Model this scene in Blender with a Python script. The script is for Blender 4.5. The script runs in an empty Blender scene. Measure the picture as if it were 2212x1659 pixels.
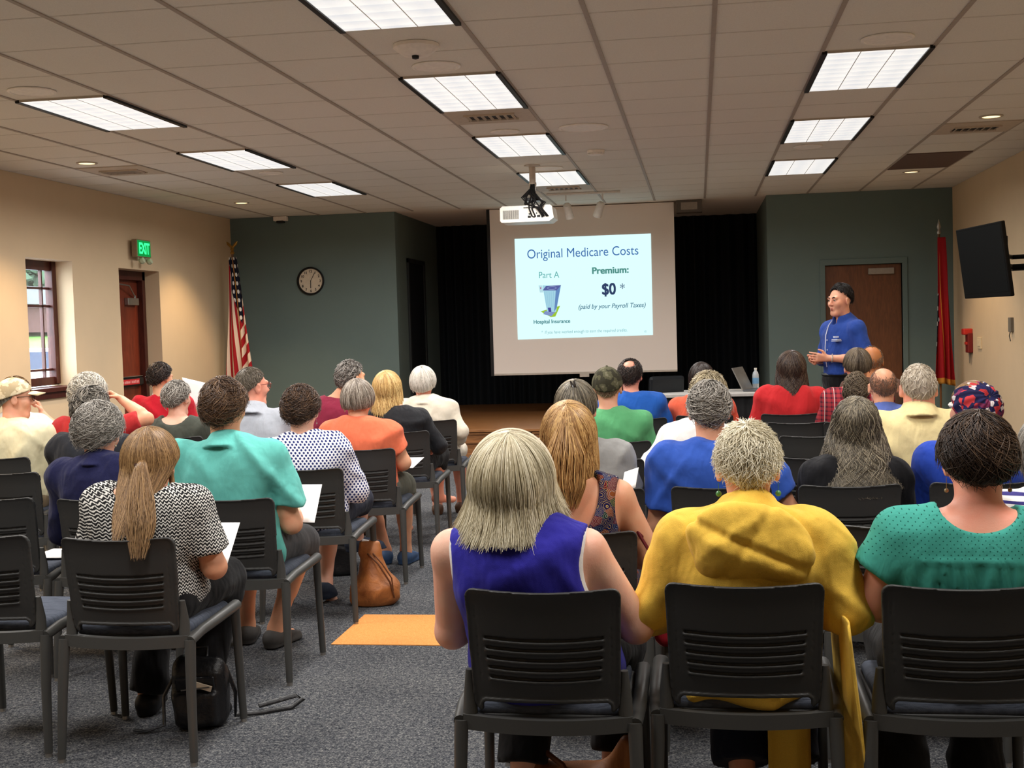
import bpy, bmesh, math, random
import numpy as np
from mathutils import Vector, Matrix
PI = math.pi
C = bpy.context.scene.collection

# ------------------------------------------------------------------ camera
cam_d = bpy.data.cameras.new('camera'); cam = bpy.data.objects.new('camera', cam_d); C.objects.link(cam)
YAW, PITCH, ROLL, FOC = .1510, -.04787, -.02933, 2665.0
_f = Vector((-math.sin(YAW)*math.cos(PITCH), math.cos(YAW)*math.cos(PITCH), math.sin(PITCH)))
_r = Vector((math.cos(YAW), math.sin(YAW), 0)); _u = _r.cross(_f)
_r2 = _r*math.cos(ROLL) + _u*math.sin(ROLL); _u2 = _r2.cross(_f)
M3 = Matrix((_r2, _u2, -_f)).transposed()
cam.matrix_world = Matrix.Translation((0, 0, 1.52)) @ M3.to_4x4()
cam_d.sensor_fit = 'HORIZONTAL'; cam_d.sensor_width = 36; cam_d.lens = FOC/2212*36
cam_d.clip_start = .05; cam_d.clip_end = 300
bpy.context.scene.camera = cam

# ------------------------------------------------------------------ world, exposure
sc = bpy.context.scene
w = bpy.data.worlds.new('overcast_sky'); sc.world = w; w.use_nodes = True
bg = w.node_tree.nodes['Background']; bg.inputs[0].default_value = (.78, .89, 1, 1); bg.inputs[1].default_value = 18.0
vs = sc.view_settings; vs.view_transform = 'Standard'; vs.look = 'None'; vs.exposure = 0.0; vs.gamma = 1; vs.use_curve_mapping = False
sc.cycles.max_bounces = 8; sc.cycles.diffuse_bounces = 4; sc.cycles.glossy_bounces = 3
sc.cycles.use_denoising = True

# ------------------------------------------------------------------ lights of the room
CEIL = 3.0
GX, GY, TX, TY = -1.7192, 5.99, .61, .599          # ceiling grid origin and module
def gx(c): return GX + c*TX
def gy(r): return GY + r*TY
# fixtures: (column, first row, watts)
TROFFERS = [(0, -2, 1.0), (0, 2, 1.0), (0, 6, 1.0), (0, 10, .8),
            (4, 2, .56), (4, 6, .44), (4, 10, .42), (4, -2, .7),
            (-4, 2, 1.0), (-4, 6, 1.0), (-4, 10, .85), (-4, -2, 1.0),
            (0, -6, 1.0), (4, -6, 1.0), (-4, -6, 1.0)]
TW = 51.0
DOWNLIGHTS = [(-5.11, 9.92, 105), (-5.11, 13.52, 125), (2.24, 9.93, 36), (2.24, 13.5, 80), (-5.11, 6.3, 110)]
def lamp(name, kind, loc, energy, color, **kw):
    l = bpy.data.lights.new(name, kind); l.energy = energy; l.color = color
    for k, v in kw.items(): setattr(l, k, v)
    o = bpy.data.objects.new(name, l); C.objects.link(o); o.location = loc
    return o
for c, r, k in TROFFERS:
    lamp('troffer_lamp', 'AREA', (gx(c+.5), gy(r+1), CEIL-.022), TW*k, (1, .965, .93), shape='RECTANGLE', size=.5, size_y=1.1, spread=math.radians(169))
for x, y, e_ in DOWNLIGHTS:
    lamp('downlight_lamp', 'SPOT', (x, y, CEIL-.03), e_, (1, .70, .40), spot_size=math.radians(105), spot_blend=.55, shadow_soft_size=.05)

# ------------------------------------------------------------------ materials
def lin(c):
    return tuple(((v/255)/12.92 if v/255 <= .04045 else ((v/255+.055)/1.055)**2.4) for v in c) + (1,)
class NT:
    def __init__(s, name):
        s.m = bpy.data.materials.new(name); s.m.use_nodes = True; s.t = s.m.node_tree
        s.b = s.t.nodes['Principled BSDF']
    def n(s, typ, **kw):
        nd = s.t.nodes.new(typ)
        for k, v in kw.items():
            if k in nd.inputs: nd.inputs[k].default_value = v
            else: setattr(nd, k, v)
        return nd
    def l(s, a, b): s.t.links.new(a, b)
    def ramp(s, fac, stops, interp='LINEAR'):
        r = s.n('ShaderNodeValToRGB'); r.color_ramp.interpolation = interp
        e = r.color_ramp.elements
        while len(e) < len(stops): e.new(.5)
        for el, (p, c) in zip(e, stops): el.position = p; el.color = c
        s.l(fac, r.inputs[0]); return r.outputs[0]
    def obj(s, scale=(1, 1, 1), rot=(0, 0, 0)):
        tc = s.n('ShaderNodeTexCoord'); mp = s.n('ShaderNodeMapping')
        mp.inputs['Scale'].default_value = scale; mp.inputs['Rotation'].default_value = rot
        s.l(tc.outputs['Object'], mp.inputs[0]); return mp.outputs[0]
    def noise(s, vec, scale, detail=3, rough=.55, dist=0):
        n = s.n('ShaderNodeTexNoise'); n.inputs['Scale'].default_value = scale; n.inputs['Detail'].default_value = detail
        n.inputs['Roughness'].default_value = rough; n.inputs['Distortion'].default_value = dist
        s.l(vec, n.inputs['Vector']); return n.outputs[0]
    def math(s, op, a, b=None):
        m = s.n('ShaderNodeMath', operation=op)
        for i, v in enumerate((a, b)):
            if v is None: continue
            if isinstance(v, (int, float)): m.inputs[i].default_value = v
            else: s.l(v, m.inputs[i])
        return m.outputs[0]
    def mix(s, fac, a, b):
        m = s.n('ShaderNodeMix', data_type='RGBA')
        if isinstance(fac, (int, float)): m.inputs[0].default_value = fac
        else: s.l(fac, m.inputs[0])
        for i, v in ((6, a), (7, b)):
            if isinstance(v, tuple): m.inputs[i].default_value = v
            else: s.l(v, m.inputs[i])
        return m.outputs[2]
    def bump(s, h, strength=.3, dist=.01):
        b = s.n('ShaderNodeBump'); b.inputs['Strength'].default_value = strength; b.inputs['Distance'].default_value = dist
        s.l(h, b.inputs['Height']); s.l(b.outputs[0], s.b.inputs['Normal'])
    def set(s, col=None, rough=.6, spec=.3, metal=0):
        if col is not None:
            if isinstance(col, tuple): s.b.inputs['Base Color'].default_value = col
            else: s.l(col, s.b.inputs['Base Color'])
        s.b.inputs['Roughness'].default_value = rough; s.b.inputs['Metallic'].default_value = metal
        s.b.inputs['Specular IOR Level'].default_value = spec
        return s.m
_mc = {}
def flat(name, c, rough=.6, spec=.3, metal=0, var=.06, sc_=30, bump=0):
    if name in _mc: return _mc[name]
    t = NT(name); v = t.obj(); nz = t.noise(v, sc_)
    a = lin(c); d = tuple(x*(1-var) for x in a[:3])+(1,); u = tuple(min(1, x*(1+var)) for x in a[:3])+(1,)
    if bump: t.bump(nz, bump)
    _mc[name] = t.set(t.ramp(nz, [(.3, d), (.7, u)]), rough, spec, metal); return _mc[name]
def emit(name, c, strength):
    if name in _mc: return _mc[name]
    t = NT(name); t.set((0, 0, 0, 1), 1, 0)
    t.b.inputs['Emission Color'].default_value = lin(c); t.b.inputs['Emission Strength'].default_value = strength
    _mc[name] = t.m; return t.m
def cloth(name, c, rough=.85, weave=900, wrinkle=1.0, var=.1):
    """plain woven or knitted cloth: fine weave plus soft creases"""
    if name in _mc: return _mc[name]
    t = NT(name); v = t.obj()
    n1 = t.noise(v, 8, 3, .5, .2); n2 = t.noise(t.obj((1, 1, .40), (.3, .5, 0)), 15, 2, .45, .25); w_ = t.noise(v, weave, 1)
    h = t.math('ADD', t.math('MULTIPLY', n2, 1.0*wrinkle), t.math('MULTIPLY', w_, .05)); h = t.math('ADD', h, t.math('MULTIPLY', n1, .6*wrinkle))
    t.bump(h, .7, .032)
    a = lin(c); d = tuple(x*(1-var) for x in a[:3])+(1,); u = tuple(min(1, x*(1+var)) for x in a[:3])+(1,)
    m = t.set(t.ramp(w_, [(.3, d), (.7, u)]), rough, .15)
    t.b.inputs['Sheen Weight'].default_value = .08
    _mc[name] = m; return m

def skin(name, c):
    if name in _mc: return _mc[name]
    t = NT(name); v = t.obj(); n1 = t.noise(v, 14, 3); n2 = t.noise(v, 220, 2)
    a = lin(c); r = (min(1, a[0]*1.02), a[1]*.84, a[2]*.8, 1)
    t.bump(n2, .12, .003)
    m = t.set(t.ramp(n1, [(.35, a), (.72, r)]), .5, .35)
    t.b.inputs['Subsurface Weight'].default_value = .08
    t.b.inputs['Subsurface Radius'].default_value = (.012, .005, .003)
    _mc[name] = m; return m

def hairmat(name, cols, rough=.42):
    """strand colour follows a random number stored with each strand"""
    if name in _mc: return _mc[name]
    t = NT(name); at = t.n('ShaderNodeAttribute', attribute_name='tone')
    n = len(cols); st = [(i/max(1, n-1), lin(c)) for i, c in enumerate(cols)]
    nz = t.noise(t.obj(), 60, 2)
    f = t.math('ADD', t.math('MULTIPLY', at.outputs['Fac'], .8), t.math('MULTIPLY', nz, .2))
    _mc[name] = t.set(t.ramp(f, st), rough, .35); return _mc[name]

# ------------------------------------------------------------------ object helpers
def link(name, me, mat=None, parent=None, mats=None):
    o = bpy.data.objects.new(name, me); C.objects.link(o)
    for m in (mats or ([mat] if mat else [])): me.materials.append(m)
    if parent: o.parent = parent
    return o
def tag(o, label, cat=None, group=None, kind=None):
    if label: o['label'] = label
    if cat: o['category'] = cat
    if group: o['group'] = group
    if kind: o['kind'] = kind
    return o
def thing(name, label, cat, loc=(0, 0, 0), rotz=0, group=None):
    o = bpy.data.objects.new(name, None); C.objects.link(o); o.location = loc; o.rotation_euler = (0, 0, rotz)
    o.empty_display_size = .1
    return tag(o, label, cat, group)
def dup(root, loc, rotz=0, label=None, group=None):
    r = root.copy(); C.objects.link(r); r.location = loc; r.rotation_euler = (0, 0, rotz)
    if label: r['label'] = label
    if group: r['group'] = group
    for ch in list(root.children):
        c = ch.copy(); C.objects.link(c); c.parent = r
        for g in list(ch.children):
            d = g.copy(); C.objects.link(d); d.parent = c
    return r
def rot(yaw=0, pitch=0, roll=0):
    return np.array(Matrix.Rotation(yaw, 3, 'Z') @ Matrix.Rotation(pitch, 3, 'X') @ Matrix.Rotation(roll, 3, 'Y'))
class MB:
    """collects simple solids into one mesh"""
    def __init__(s): s.v = []; s.f = []; s.mi = []; s.cur = 0
    def add(s, v, f):
        o = len(s.v); s.v += [tuple(map(float, p)) for p in v]; s.f += [tuple(i+o for i in q) for q in f]; s.mi += [s.cur]*len(f); return s
    def box(s, c, d, R=None, bev=0):
        x, y, z = (k/2 for k in d)
        if bev:
            bm = bmesh.new(); bmesh.ops.create_cube(bm, size=1)
            for v in bm.verts: v.co = Vector((v.co.x*d[0], v.co.y*d[1], v.co.z*d[2]))
            bmesh.ops.bevel(bm, geom=bm.edges[:], offset=bev, segments=2, affect='EDGES', profile=.5)
            bm.verts.ensure_lookup_table(); vs_ = np.array([v.co[:] for v in bm.verts]); fs = [[v.index for v in f.verts] for f in bm.faces]; bm.free()
        else:
            vs_ = np.array([(a, b, e) for a in (-x, x) for b in (-y, y) for e in (-z, z)])
            fs = [(0, 1, 3, 2), (4, 6, 7, 5), (0, 4, 5, 1), (2, 3, 7, 6), (0, 2, 6, 4), (1, 5, 7, 3)]
        if R is not None: vs_ = vs_ @ np.asarray(R).T
        return s.add(vs_ + np.array(c), fs)
    def span(s, a, b, bev=0):
        a = np.array(a, float); b = np.array(b, float); return s.box((a+b)/2, np.abs(b-a), None, bev)
    def tube(s, path, r, n=10, caps=True, flatten=1.0, upv=(0, 0, 1)):
        P = np.array(path, float); m = len(P); r = np.broadcast_to(np.asarray(r, float), (m,))
        T = np.gradient(P, axis=0); T /= np.linalg.norm(T, axis=1)[:, None]+1e-12
        up = np.array(upv, float); up = up if abs(T[0] @ up) < .95 else np.array([1., 0, 0])
        V = []
        A = np.cross(T[0], up)
        for i in range(m):
            A = A - T[i]*(A @ T[i]); A /= np.linalg.norm(A)+1e-12; B = np.cross(T[i], A)
            for k in range(n):
                t = 2*PI*k/n; V.append(P[i] + r[i]*(A*math.cos(t) + flatten*B*math.sin(t)))
        F = [(i*n+k, i*n+(k+1) % n, (i+1)*n+(k+1) % n, (i+1)*n+k) for i in range(m-1) for k in range(n)]
        if caps: F += [tuple(range(n))[::-1], tuple((m-1)*n+k for k in range(n))]
        return s.add(V, F)
    def cyl(s, a, b, r, n=16, r2=None): return s.tube([a, b], [r, r if r2 is None else r2], n)
    def lathe(s, prof, c=(0, 0, 0), n=24, R=None, caps=True):
        V = []
        for r, z in prof:
            for k in range(n): t = 2*PI*k/n; V.append((r*math.cos(t), r*math.sin(t), z))
        V = np.array(V)
        if R is not None: V = V @ np.asarray(R).T
        m = len(prof)
        F = [(i*n+k, i*n+(k+1) % n, (i+1)*n+(k+1) % n, (i+1)*n+k) for i in range(m-1) for k in range(n)]
        if caps: F += [tuple(range(n))[::-1], tuple((m-1)*n+k for k in range(n))]
        return s.add(V+np.array(c), F)
    def prism(s, pts, y0, y1, axis='y'):
        n = len(pts)
        f = {'y': lambda a, b, t: (a, t, b), 'x': lambda a, b, t: (t, a, b), 'z': lambda a, b, t: (a, b, t)}[axis]
        V = [f(a, b, y0) for a, b in pts] + [f(a, b, y1) for a, b in pts]
        F = [tuple(range(n)), tuple(range(2*n-1, n-1, -1))] + [(i, n+i, n+(i+1) % n, (i+1) % n) for i in range(n)]
        return s.add(V, F)
    def grid(s, P, closed_u=False):
        P = np.asarray(P, float); a, b = P.shape[:2]
        F = [(i*b+j, i*b+(j+1) % b, (i+1)*b+(j+1) % b, (i+1)*b+j) for i in range(a-1) for j in range(b if closed_u else b-1)]
        return s.add(P.reshape(-1, 3), F)
    def mesh(s, name, smooth=False, fix=True):
        me = bpy.data.meshes.new(name); me.from_pydata(s.v, [], s.f)
        if any(s.mi): me.polygons.foreach_set('material_index', s.mi)
        if fix:
            bm = bmesh.new(); bm.from_mesh(me); bmesh.ops.recalc_face_normals(bm, faces=bm.faces[:]); bm.to_mesh(me); bm.free()
        if smooth:
            me.polygons.foreach_set('use_smooth', [True]*len(me.polygons)); me.set_sharp_from_angle(angle=math.radians(40))
        me.update(); return me
    def build(s, name, mat=None, parent=None, smooth=False, mats=None): return link(name, s.mesh(name, smooth), mat, parent, mats)
def text_mesh(body, size, bold=0, shear=0, depth=0.0008, sx=1.0, align='LEFT', spacing=1.0):
    cu = bpy.data.curves.new('lettering', 'FONT'); cu.body = body; cu.size = size; cu.offset = bold; cu.shear = shear
    cu.extrude = depth; cu.align_x = align; cu.space_character = spacing
    ob = bpy.data.objects.new('lettering', cu); C.objects.link(ob)
    dg = bpy.context.evaluated_depsgraph_get(); me = bpy.data.meshes.new_from_object(ob.evaluated_get(dg))
    bpy.data.objects.remove(ob); bpy.data.curves.remove(cu)
    return me
def struct(o): o['kind'] = 'structure'; return o
# ------------------------------------------------------------------ the room
XL, XR, YF, YB = -5.98, 3.02, 15.38, -1.6
def wallmat(name, c, var=.04):
    t = NT(name); v = t.obj(); n1 = t.noise(v, 3, 3); n2 = t.noise(v, 260, 2)
    a = lin(c); d = tuple(x*(1-var) for x in a[:3])+(1,)
    t.bump(n2, .12, .004); return t.set(t.ramp(n1, [(.3, d), (.7, a)]), .75, .2)
M_beige = wallmat('beige_paint', (220, 196, 162)); M_teal = wallmat('dark_green_paint', (104, 121, 118))
M_dark = wallmat('black_drape', (24, 29, 34)); M_white = flat('white_enamel', (225, 222, 214), .4)
t = NT('ceiling_tile'); v = t.obj(); n1 = t.noise(v, 240, 3, .7); n2 = t.noise(v, 2, 2)
t.bump(n1, .35, .004); M_tile = t.set(t.mix(t.math('MULTIPLY', n2, .5), t.ramp(n1, [(.3, lin((222, 218, 208))), (.6, lin((238, 234, 224)))]), lin((228, 222, 210))), .9, .1)
M_bar = flat('ceiling_grid_metal', (170, 158, 146), .6)
t = NT('speckled_carpet'); v = t.obj(); n1 = t.noise(v, 130, 2, .7); n2 = t.noise(v, 48, 3, .7); n3 = t.noise(v, 2.2, 3)
f = t.math('ADD', t.math('MULTIPLY', n1, .6), t.math('MULTIPLY', n2, .4)); f = t.math('ADD', f, t.math('MULTIPLY', t.math('SUBTRACT', n3, .5), .10))
t.bump(n1, .8, .008)
M_carpet = t.set(t.ramp(f, [(.36, lin((28, 31, 38))), (.47, lin((66, 68, 73))), (.54, lin((96, 97, 99))), (.66, lin((148, 147, 142)))]), .95, .1)
t = NT('orange_carpet'); v = t.obj(); n1 = t.noise(v, 180, 2, .7); t.bump(n1, .5, .005)
M_orange = t.set(t.ramp(n1, [(.3, lin((196, 128, 66))), (.7, lin((228, 160, 94)))]), .95, .1)
def wood(name, c1, c2, sc_=(3, 3, .5), rough=.4):
    if name in _mc: return _mc[name]
    t = NT(name); v = t.obj(sc_); n = t.noise(v, 9, 5, .6, 1.4); t.bump(n, .1, .002)
    _mc[name] = t.set(t.ramp(n, [(.3, lin(c1)), (.7, lin(c2))]), rough, .4); return _mc[name]
M_cherry = wood('cherry_wood', (92, 36, 22), (126, 54, 32)); M_frame = wood('dark_cherry_wood', (58, 22, 16), (84, 36, 26))
M_oak = wood('oak_door_wood', (94, 56, 34), (120, 74, 44)); M_stage = wood('stage_oak', (120, 78, 44), (156, 106, 62), (.6, 4, 4))
M_black = flat('black_plastic', (20, 20, 21), .45); M_chrome = flat('brushed_metal', (170, 168, 164), .3, .5, .9)

fl = MB(); fl.span((XL-.5, YB-.2, -.1), (XR+.2, 18.4, 0)); struct(fl.build('floor', M_carpet))
k = 1
for y in (5.70, 8.17, 3.23):
    m = MB(); m.span((-1.79, y, -.01), (-1.18, y+.61, .0035)); o = struct(m.build('trim_%d' % k, M_orange)); k += 1
ce = MB(); ce.span((XL-.5, YB-.2, CEIL+.002), (XR+.2, 18.4, CEIL+.1)); struct(ce.build('ceiling', M_tile))
# T-bar grid: a bar wherever the fixtures leave room
g = MB(); g2 = MB(); bw = .012
for c in range(-7, 9):
    x = gx(c)
    if XL < x < XR: g.span((x-bw, YB, CEIL-.004), (x+bw, YF, CEIL+.004))
for r in range(-13, 16):
    y = gy(r)
    if y < YF: g2.span((XL, y-.008, CEIL+.0005), (XR, y+.0075, CEIL+.004))
struct(g.build('trim_%d' % k, M_bar)); k += 1; struct(g2.build('trim_%d' % k, flat('ceiling_grid_cross', (214, 208, 196), .8))); k += 1  # same grid metal; cross bars coloured paler to imitate their lighter shading
# left wall with window and door openings
WY0, WY1, WZ0, WZ1 = 10.38, 11.22, 1.05, 2.26
DY0, DY1, DZ1 = 12.19, 13.17, 2.235
wl = MB(); x0, x1 = XL-.27, XL
for a, b in (((YB, 0), (WY0, CEIL)), ((WY1, 0), (DY0, CEIL)), ((DY1, 0), (YF+.3, CEIL)), ((WY0, 0), (WY1, WZ0)), ((WY0, WZ1), (WY1, CEIL)), ((DY0, DZ1), (DY1, CEIL))):
    wl.span((x0, a[0], a[1]), (x1, b[0], b[1]))
struct(wl.build('wall_left', M_beige))
wr = MB(); wr.span((XR, YB, 0), (XR+.2, YF+.3, CEIL)); struct(wr.build('wall_right', M_beige))
wb = MB(); wb.span((XL, YB-.2, 0), (XR, YB, CEIL)); struct(wb.build('wall_back', M_beige))
RX0, RX1, RY = -3.79, .85, 18.0
wf = MB(); wf.span((XL, YF, 0), (RX0, YF+.14, CEIL))
wf.span((RX1, YF, 0), (1.53, YF+.14, CEIL)); wf.span((2.43, YF, 0), (XR, YF+.14, CEIL)); wf.span((1.53, YF, 2.13), (2.43, YF+.14, CEIL))
wf.span((1.5, YF+.14, 0), (2.46, YF+.2, 2.2))
struct(wf.build('wall_front', M_teal))
wi = MB(); wi.span((RX0-.14, YF+.14, 0), (RX0, RY, CEIL)); wi.span((RX1, YF+.14, 0), (RX1+.14, RY, CEIL)); struct(wi.build('wall_alcove', M_teal))
wd = MB(); n = 240
P = np.zeros((2, n, 3)); xs_ = np.linspace(RX0, RX1, n)
for i, z in enumerate((.0, CEIL)): P[i, :, 0] = xs_; P[i, :, 1] = RY-.06+.035*np.sin(xs_*38+np.sin(xs_*7)*1.4); P[i, :, 2] = z
wd.grid(P); wd.span((RX0, RY, 0), (RX1, RY+.1, CEIL)); struct(wd.build('wall_stage', M_dark, smooth=False))
# stage
STF, STZ = 13.55, .36
st = MB(); st.span((RX0+.02, STF+.03, 0), (RX1-.02, RY-.1, STZ-.03)); st.span((RX0, STF, STZ-.03), (RX1, RY-.1, STZ), .004); struct(st.build('trim_%d' % k, M_stage)); k += 1
pn = MB()
for i in range(5):
    xa = -3.72+i*.925; xb = xa+.84
    for a, b in (((xa, STZ-.155), (xb, STZ-.14)), ((xa, STZ-.055), (xb, STZ-.04)), ((xa, STZ-.155), (xa+.015, STZ-.04)), ((xb-.015, STZ-.155), (xb, STZ-.04))):
        pn.span((a[0], STF+.008, a[1]), (b[0], STF+.032, b[1]))
pn.span((RX0, STF+.012, 0), (RX1, STF+.032, .09)); struct(pn.build('trim_%d' % k, M_stage)); k += 1
# baseboards
def base(name, a, b): m = MB(); m.span(a, b, .003); struct(m.build(name, M_black))
base('baseboard_left', (XL, DY1+.05, 0), (XL+.012, YF, .1)); base('baseboard_right', (XR-.012, YB, 0), (XR, YF, .1))
base('baseboard_front', (XL+.012, YF-.012, 0), (RX0, YF, .1))

# window_1: deep reveal, wooden frame with muntins
wx = -6.2
wnd = thing('window_1', None, None, (wx, (WY0+WY1)/2, WZ0)); wnd['kind'] = 'structure'
m = MB(); yy0, yy1 = WY0-wnd.location.y, WY1-wnd.location.y; hh = WZ1-WZ0
for a, b in (((-.03, yy0, .03), (.03, yy0+.06, hh)), ((-.03, yy1-.075, .03), (.05, yy1, hh)), ((-.03, yy0, hh-.09), (.03, yy1, hh)), ((-.03, yy0, .02), (.03, yy1, .10))): m.span(a, b, .004)
m.build('window_frame', M_frame, wnd)
m = MB()
for y in (yy0+.06+.13, yy1-.075-.13): m.span((-.018, y-.011, .1), (.012, y+.011, hh-.09))
for z in (.17, hh-.09-.17, hh-.09-.34, ): m.span((-.018, yy0+.06, z-.011), (.012, yy1-.075, z+.011))
m.build('muntin', M_frame, wnd)
gl = NT('window_glass'); gl.set((1, 1, 1, 1), .02, .5)
_tr = gl.n('ShaderNodeBsdfTransparent'); _ms = gl.n('ShaderNodeMixShader'); _ms.inputs[0].default_value = .06; gl.l(_tr.outputs[0], _ms.inputs[1]); gl.l(gl.b.outputs[0], _ms.inputs[2]); gl.l(_ms.outputs[0], gl.t.nodes['Material Output'].inputs['Surface'])
m = MB(); m.span((-.004, yy0+.05, .08), (0, yy1-.07, hh-.08)); m.build('pane', gl.m, wnd)
m = MB(); m.span((.0, yy0-.03, -.03), (.27, yy1+.05, .012), .006); m.span((.222, yy0-.02, -.09), (.245, yy1+.04, -.03), .004); m.build('window_sill', M_frame, wnd)
# door_1: exit door in a reveal of the left wall
dr = thing('door_1', None, None, (-6.22, (DY0+DY1)/2, 0)); dr['kind'] = 'structure'
dy = (DY1-DY0)/2
m = MB(); m.span((-.06, -dy, 0), (.07, -dy+.07, DZ1), .004); m.span((-.06, dy-.07, 0), (.07, dy, DZ1), .004); m.span((-.06, -dy, DZ1-.10), (.07, dy, DZ1), .004); m.build('door_frame', M_frame, dr)
m = MB(); m.span((-.045, -dy+.07, .01), (0, dy-.07, DZ1-.10)); m.build('door_leaf', M_cherry, dr)
m = MB(); m.span((0, .10, 1.86), (.05, .36, 1.94), .006); m.build('door_closer', M_chrome, dr)
m = MB(); m.tube([(.03, .30, 1.96), (.09, .05, 2.07), (.05, -.2, 2.09)], .008, 8); m.tube([(.03, .3, 1.93), (.03, .3, 1.97)], .012, 8); m.build('closer_arm', M_chrome, dr)
m = MB(); m.span((0, -dy+.1, .98), (.06, dy-.12, 1.055), .006); m.span((0, -dy+.09, .965), (.035, dy-.10, 1.07), .004); pb = m.build('panic_bar', M_black, dr)
m = MB(); m.span((.058, -dy+.12, .988), (.063, .26, 1.047)); m.build('bar_sign', flat('red_bar', (190, 44, 50), .5), pb)
m = MB(); rg = random.Random(8); yy = -dy+.14
while yy < .24:
    w_ = rg.uniform(.010, .026); m.span((.0630, yy, 1.002), (.0642, yy+w_, 1.030+rg.uniform(-.004, .004))); yy += w_+rg.choice((.006, .006, .016))
m.build('worn_lettering', flat('pale_red', (226, 150, 150), .5), pb)
m = MB(); m.span((.0, -dy+.09, 1.070), (.045, dy-.10, 1.077)); m.build('bar_edge', M_chrome, pb)
# door_2: oak door with closer in the front wall, right
d2 = thing('door_2', None, None, (1.98, YF, 0)); d2['kind'] = 'structure'
m = MB(); m.span((-.445, .05, .01), (.445, .1, 2.12)); m.build('door_leaf', M_oak, d2)
m = MB(); m.span((-.51, -.02, 0), (-.45, .06, 2.13), .004); m.span((.45, -.02, 0), (.51, .06, 2.13), .004); m.span((-.51, -.02, 2.125), (.51, .06, 2.195), .004); m.build('door_frame', M_teal, d2)
m = MB(); m.span((.06, 0, 2.0), (.36, .05, 2.075), .006); m.build('door_closer', flat('grey_metal', (150, 140, 128), .5), d2)
m = MB(); m.cyl((-.39, .05, 1.0), (-.39, -.02, 1.0), .012); m.tube([(-.39, -.02, 1.0), (-.27, -.02, 1.0)], .01, 8); m.build('door_handle', M_chrome, d2)
# door_3: dark door in the alcove's left return
d3 = thing('door_3', None, None, (RX0, 16.45, 0)); d3['kind'] = 'structure'
m = MB(); m.span((0, -.5, 0), (.03, -.44, 2.44), .004); m.span((0, .44, 0), (.03, .5, 2.44), .004); m.span((0, -.5, 2.38), (.03, .5, 2.44), .004); m.build('door_frame', flat('dark_grey_paint', (38, 42, 42), .6), d3)
m = MB(); m.span((0, -.44, .01), (.012, .44, 2.38)); m.build('door_leaf', M_dark, d3)

# ------------------------------------------------------------------ outside the window
M_grass = flat('lawn', (66, 104, 38), .9, .1, 0, .3, 3, .4)
m = MB(); m.span((-17, -10, -.3), (XL-.27, 110, -.14)); struct(m.build('ground', flat('concrete', (150, 154, 160), .9, .1, 0, .1, 6)))
m = MB(); m.span((-16.8, 8, -.15), (-8, 60, -.12)); struct(m.build('pavement', flat('asphalt', (96, 100, 108), .9, .1, 0, .1, 8)))
m = MB(); m.add([(-17, -10, -.14), (-17, 110, -.14), (-46, 110, 2.3), (-46, -10, 2.3), (-90, 110, 2.3), (-90, -10, 2.3)], [(0, 1, 2, 3), (3, 2, 4, 5)]); struct(m.build('lawn_bank', M_grass))
tb = thing('brick_building', 'red brick building on the lawn seen through the left window', 'building', (-41, 72, 1.9))
m = MB(); m.span((-4, -14, 0), (3, 14, 1.6)); m.build('wall', flat('brick_red', (60, 34, 30), .9), tb)
m = MB(); m.prism([(-4.4, 1.6), (3.5, 1.6), (0, 2.9)], -14.4, 14.4, 'y'); m.build('roof', flat('shingle_grey', (36, 38, 38), .9), tb)
rng = np.random.default_rng(5)
def leafy(name, label, loc, h, r, col, group):
    t_ = thing(name, label, 'tree', loc, 0, group)
    m = MB(); m.tube([(0, 0, -.2), (.1, 0, h*.4), (0, .1, h*.7)], [.3, .22, .1], 8); m.build('trunk', flat('bark', (62, 52, 42), .9), t_)
    m = MB()
    for i in range(1500):
        d = rng.normal(size=3); d /= np.linalg.norm(d); p = np.array([0, 0, h*.65])+d*r*np.array([1, 1, .9])*rng.uniform(.5, 1)
        a = rng.normal(size=3); a /= np.linalg.norm(a); b = np.cross(a, rng.normal(size=3)); b /= np.linalg.norm(b); s_ = .8
        m.add([p-a*s_, p+b*s_*.6, p+a*s_, p-b*s_*.6], [(0, 1, 2, 3)])
    m.build('crown', flat(name+str(h), col, .8, .1, 0, .25, 2), t_)
leafy('shade_tree', 'dark green tree outside, behind the left panes of the window', (-55, 78, -1.2), 9.5, 6.2, (38, 52, 36), 'trees outside the window')
leafy('shade_tree', 'pale green tree outside, behind the middle panes of the window', (-56.5, 92, -1.4), 10, 6.5, (66, 84, 66), 'trees outside the window')
car = thing('car', 'white parked car seen through the lower panes of the window', 'car', (-14.0, 24.8, -.12), .52)
def carp(z): return z
m = MB(); m.prism([(-2.1, .25), (2.1, .25), (2.2, .55), (2.1, .85), (1.2, .95), (.55, 1.42), (-1.1, 1.45), (-1.9, .98), (-2.2, .9)], -.82, .82, 'y'); m.build('body', flat('white_car_paint', (232, 236, 240), .25, .5), car)
m = MB()
for s_ in (-1, 1): m.prism([(1.05, .95), (.5, 1.36), (-1.0, 1.38), (-1.65, .98)], s_*.80, s_*.835, 'y')
m.build('side_window', flat('dark_car_glass', (40, 54, 74), .1, .5), car)
for sx in (-1.35, 1.35):
    for sy in (-.74, .74): m = MB(); m.cyl((sx, sy-.1, .32), (sx, sy+.1, .32), .32, 20); m.build('wheel', M_black, car)

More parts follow.
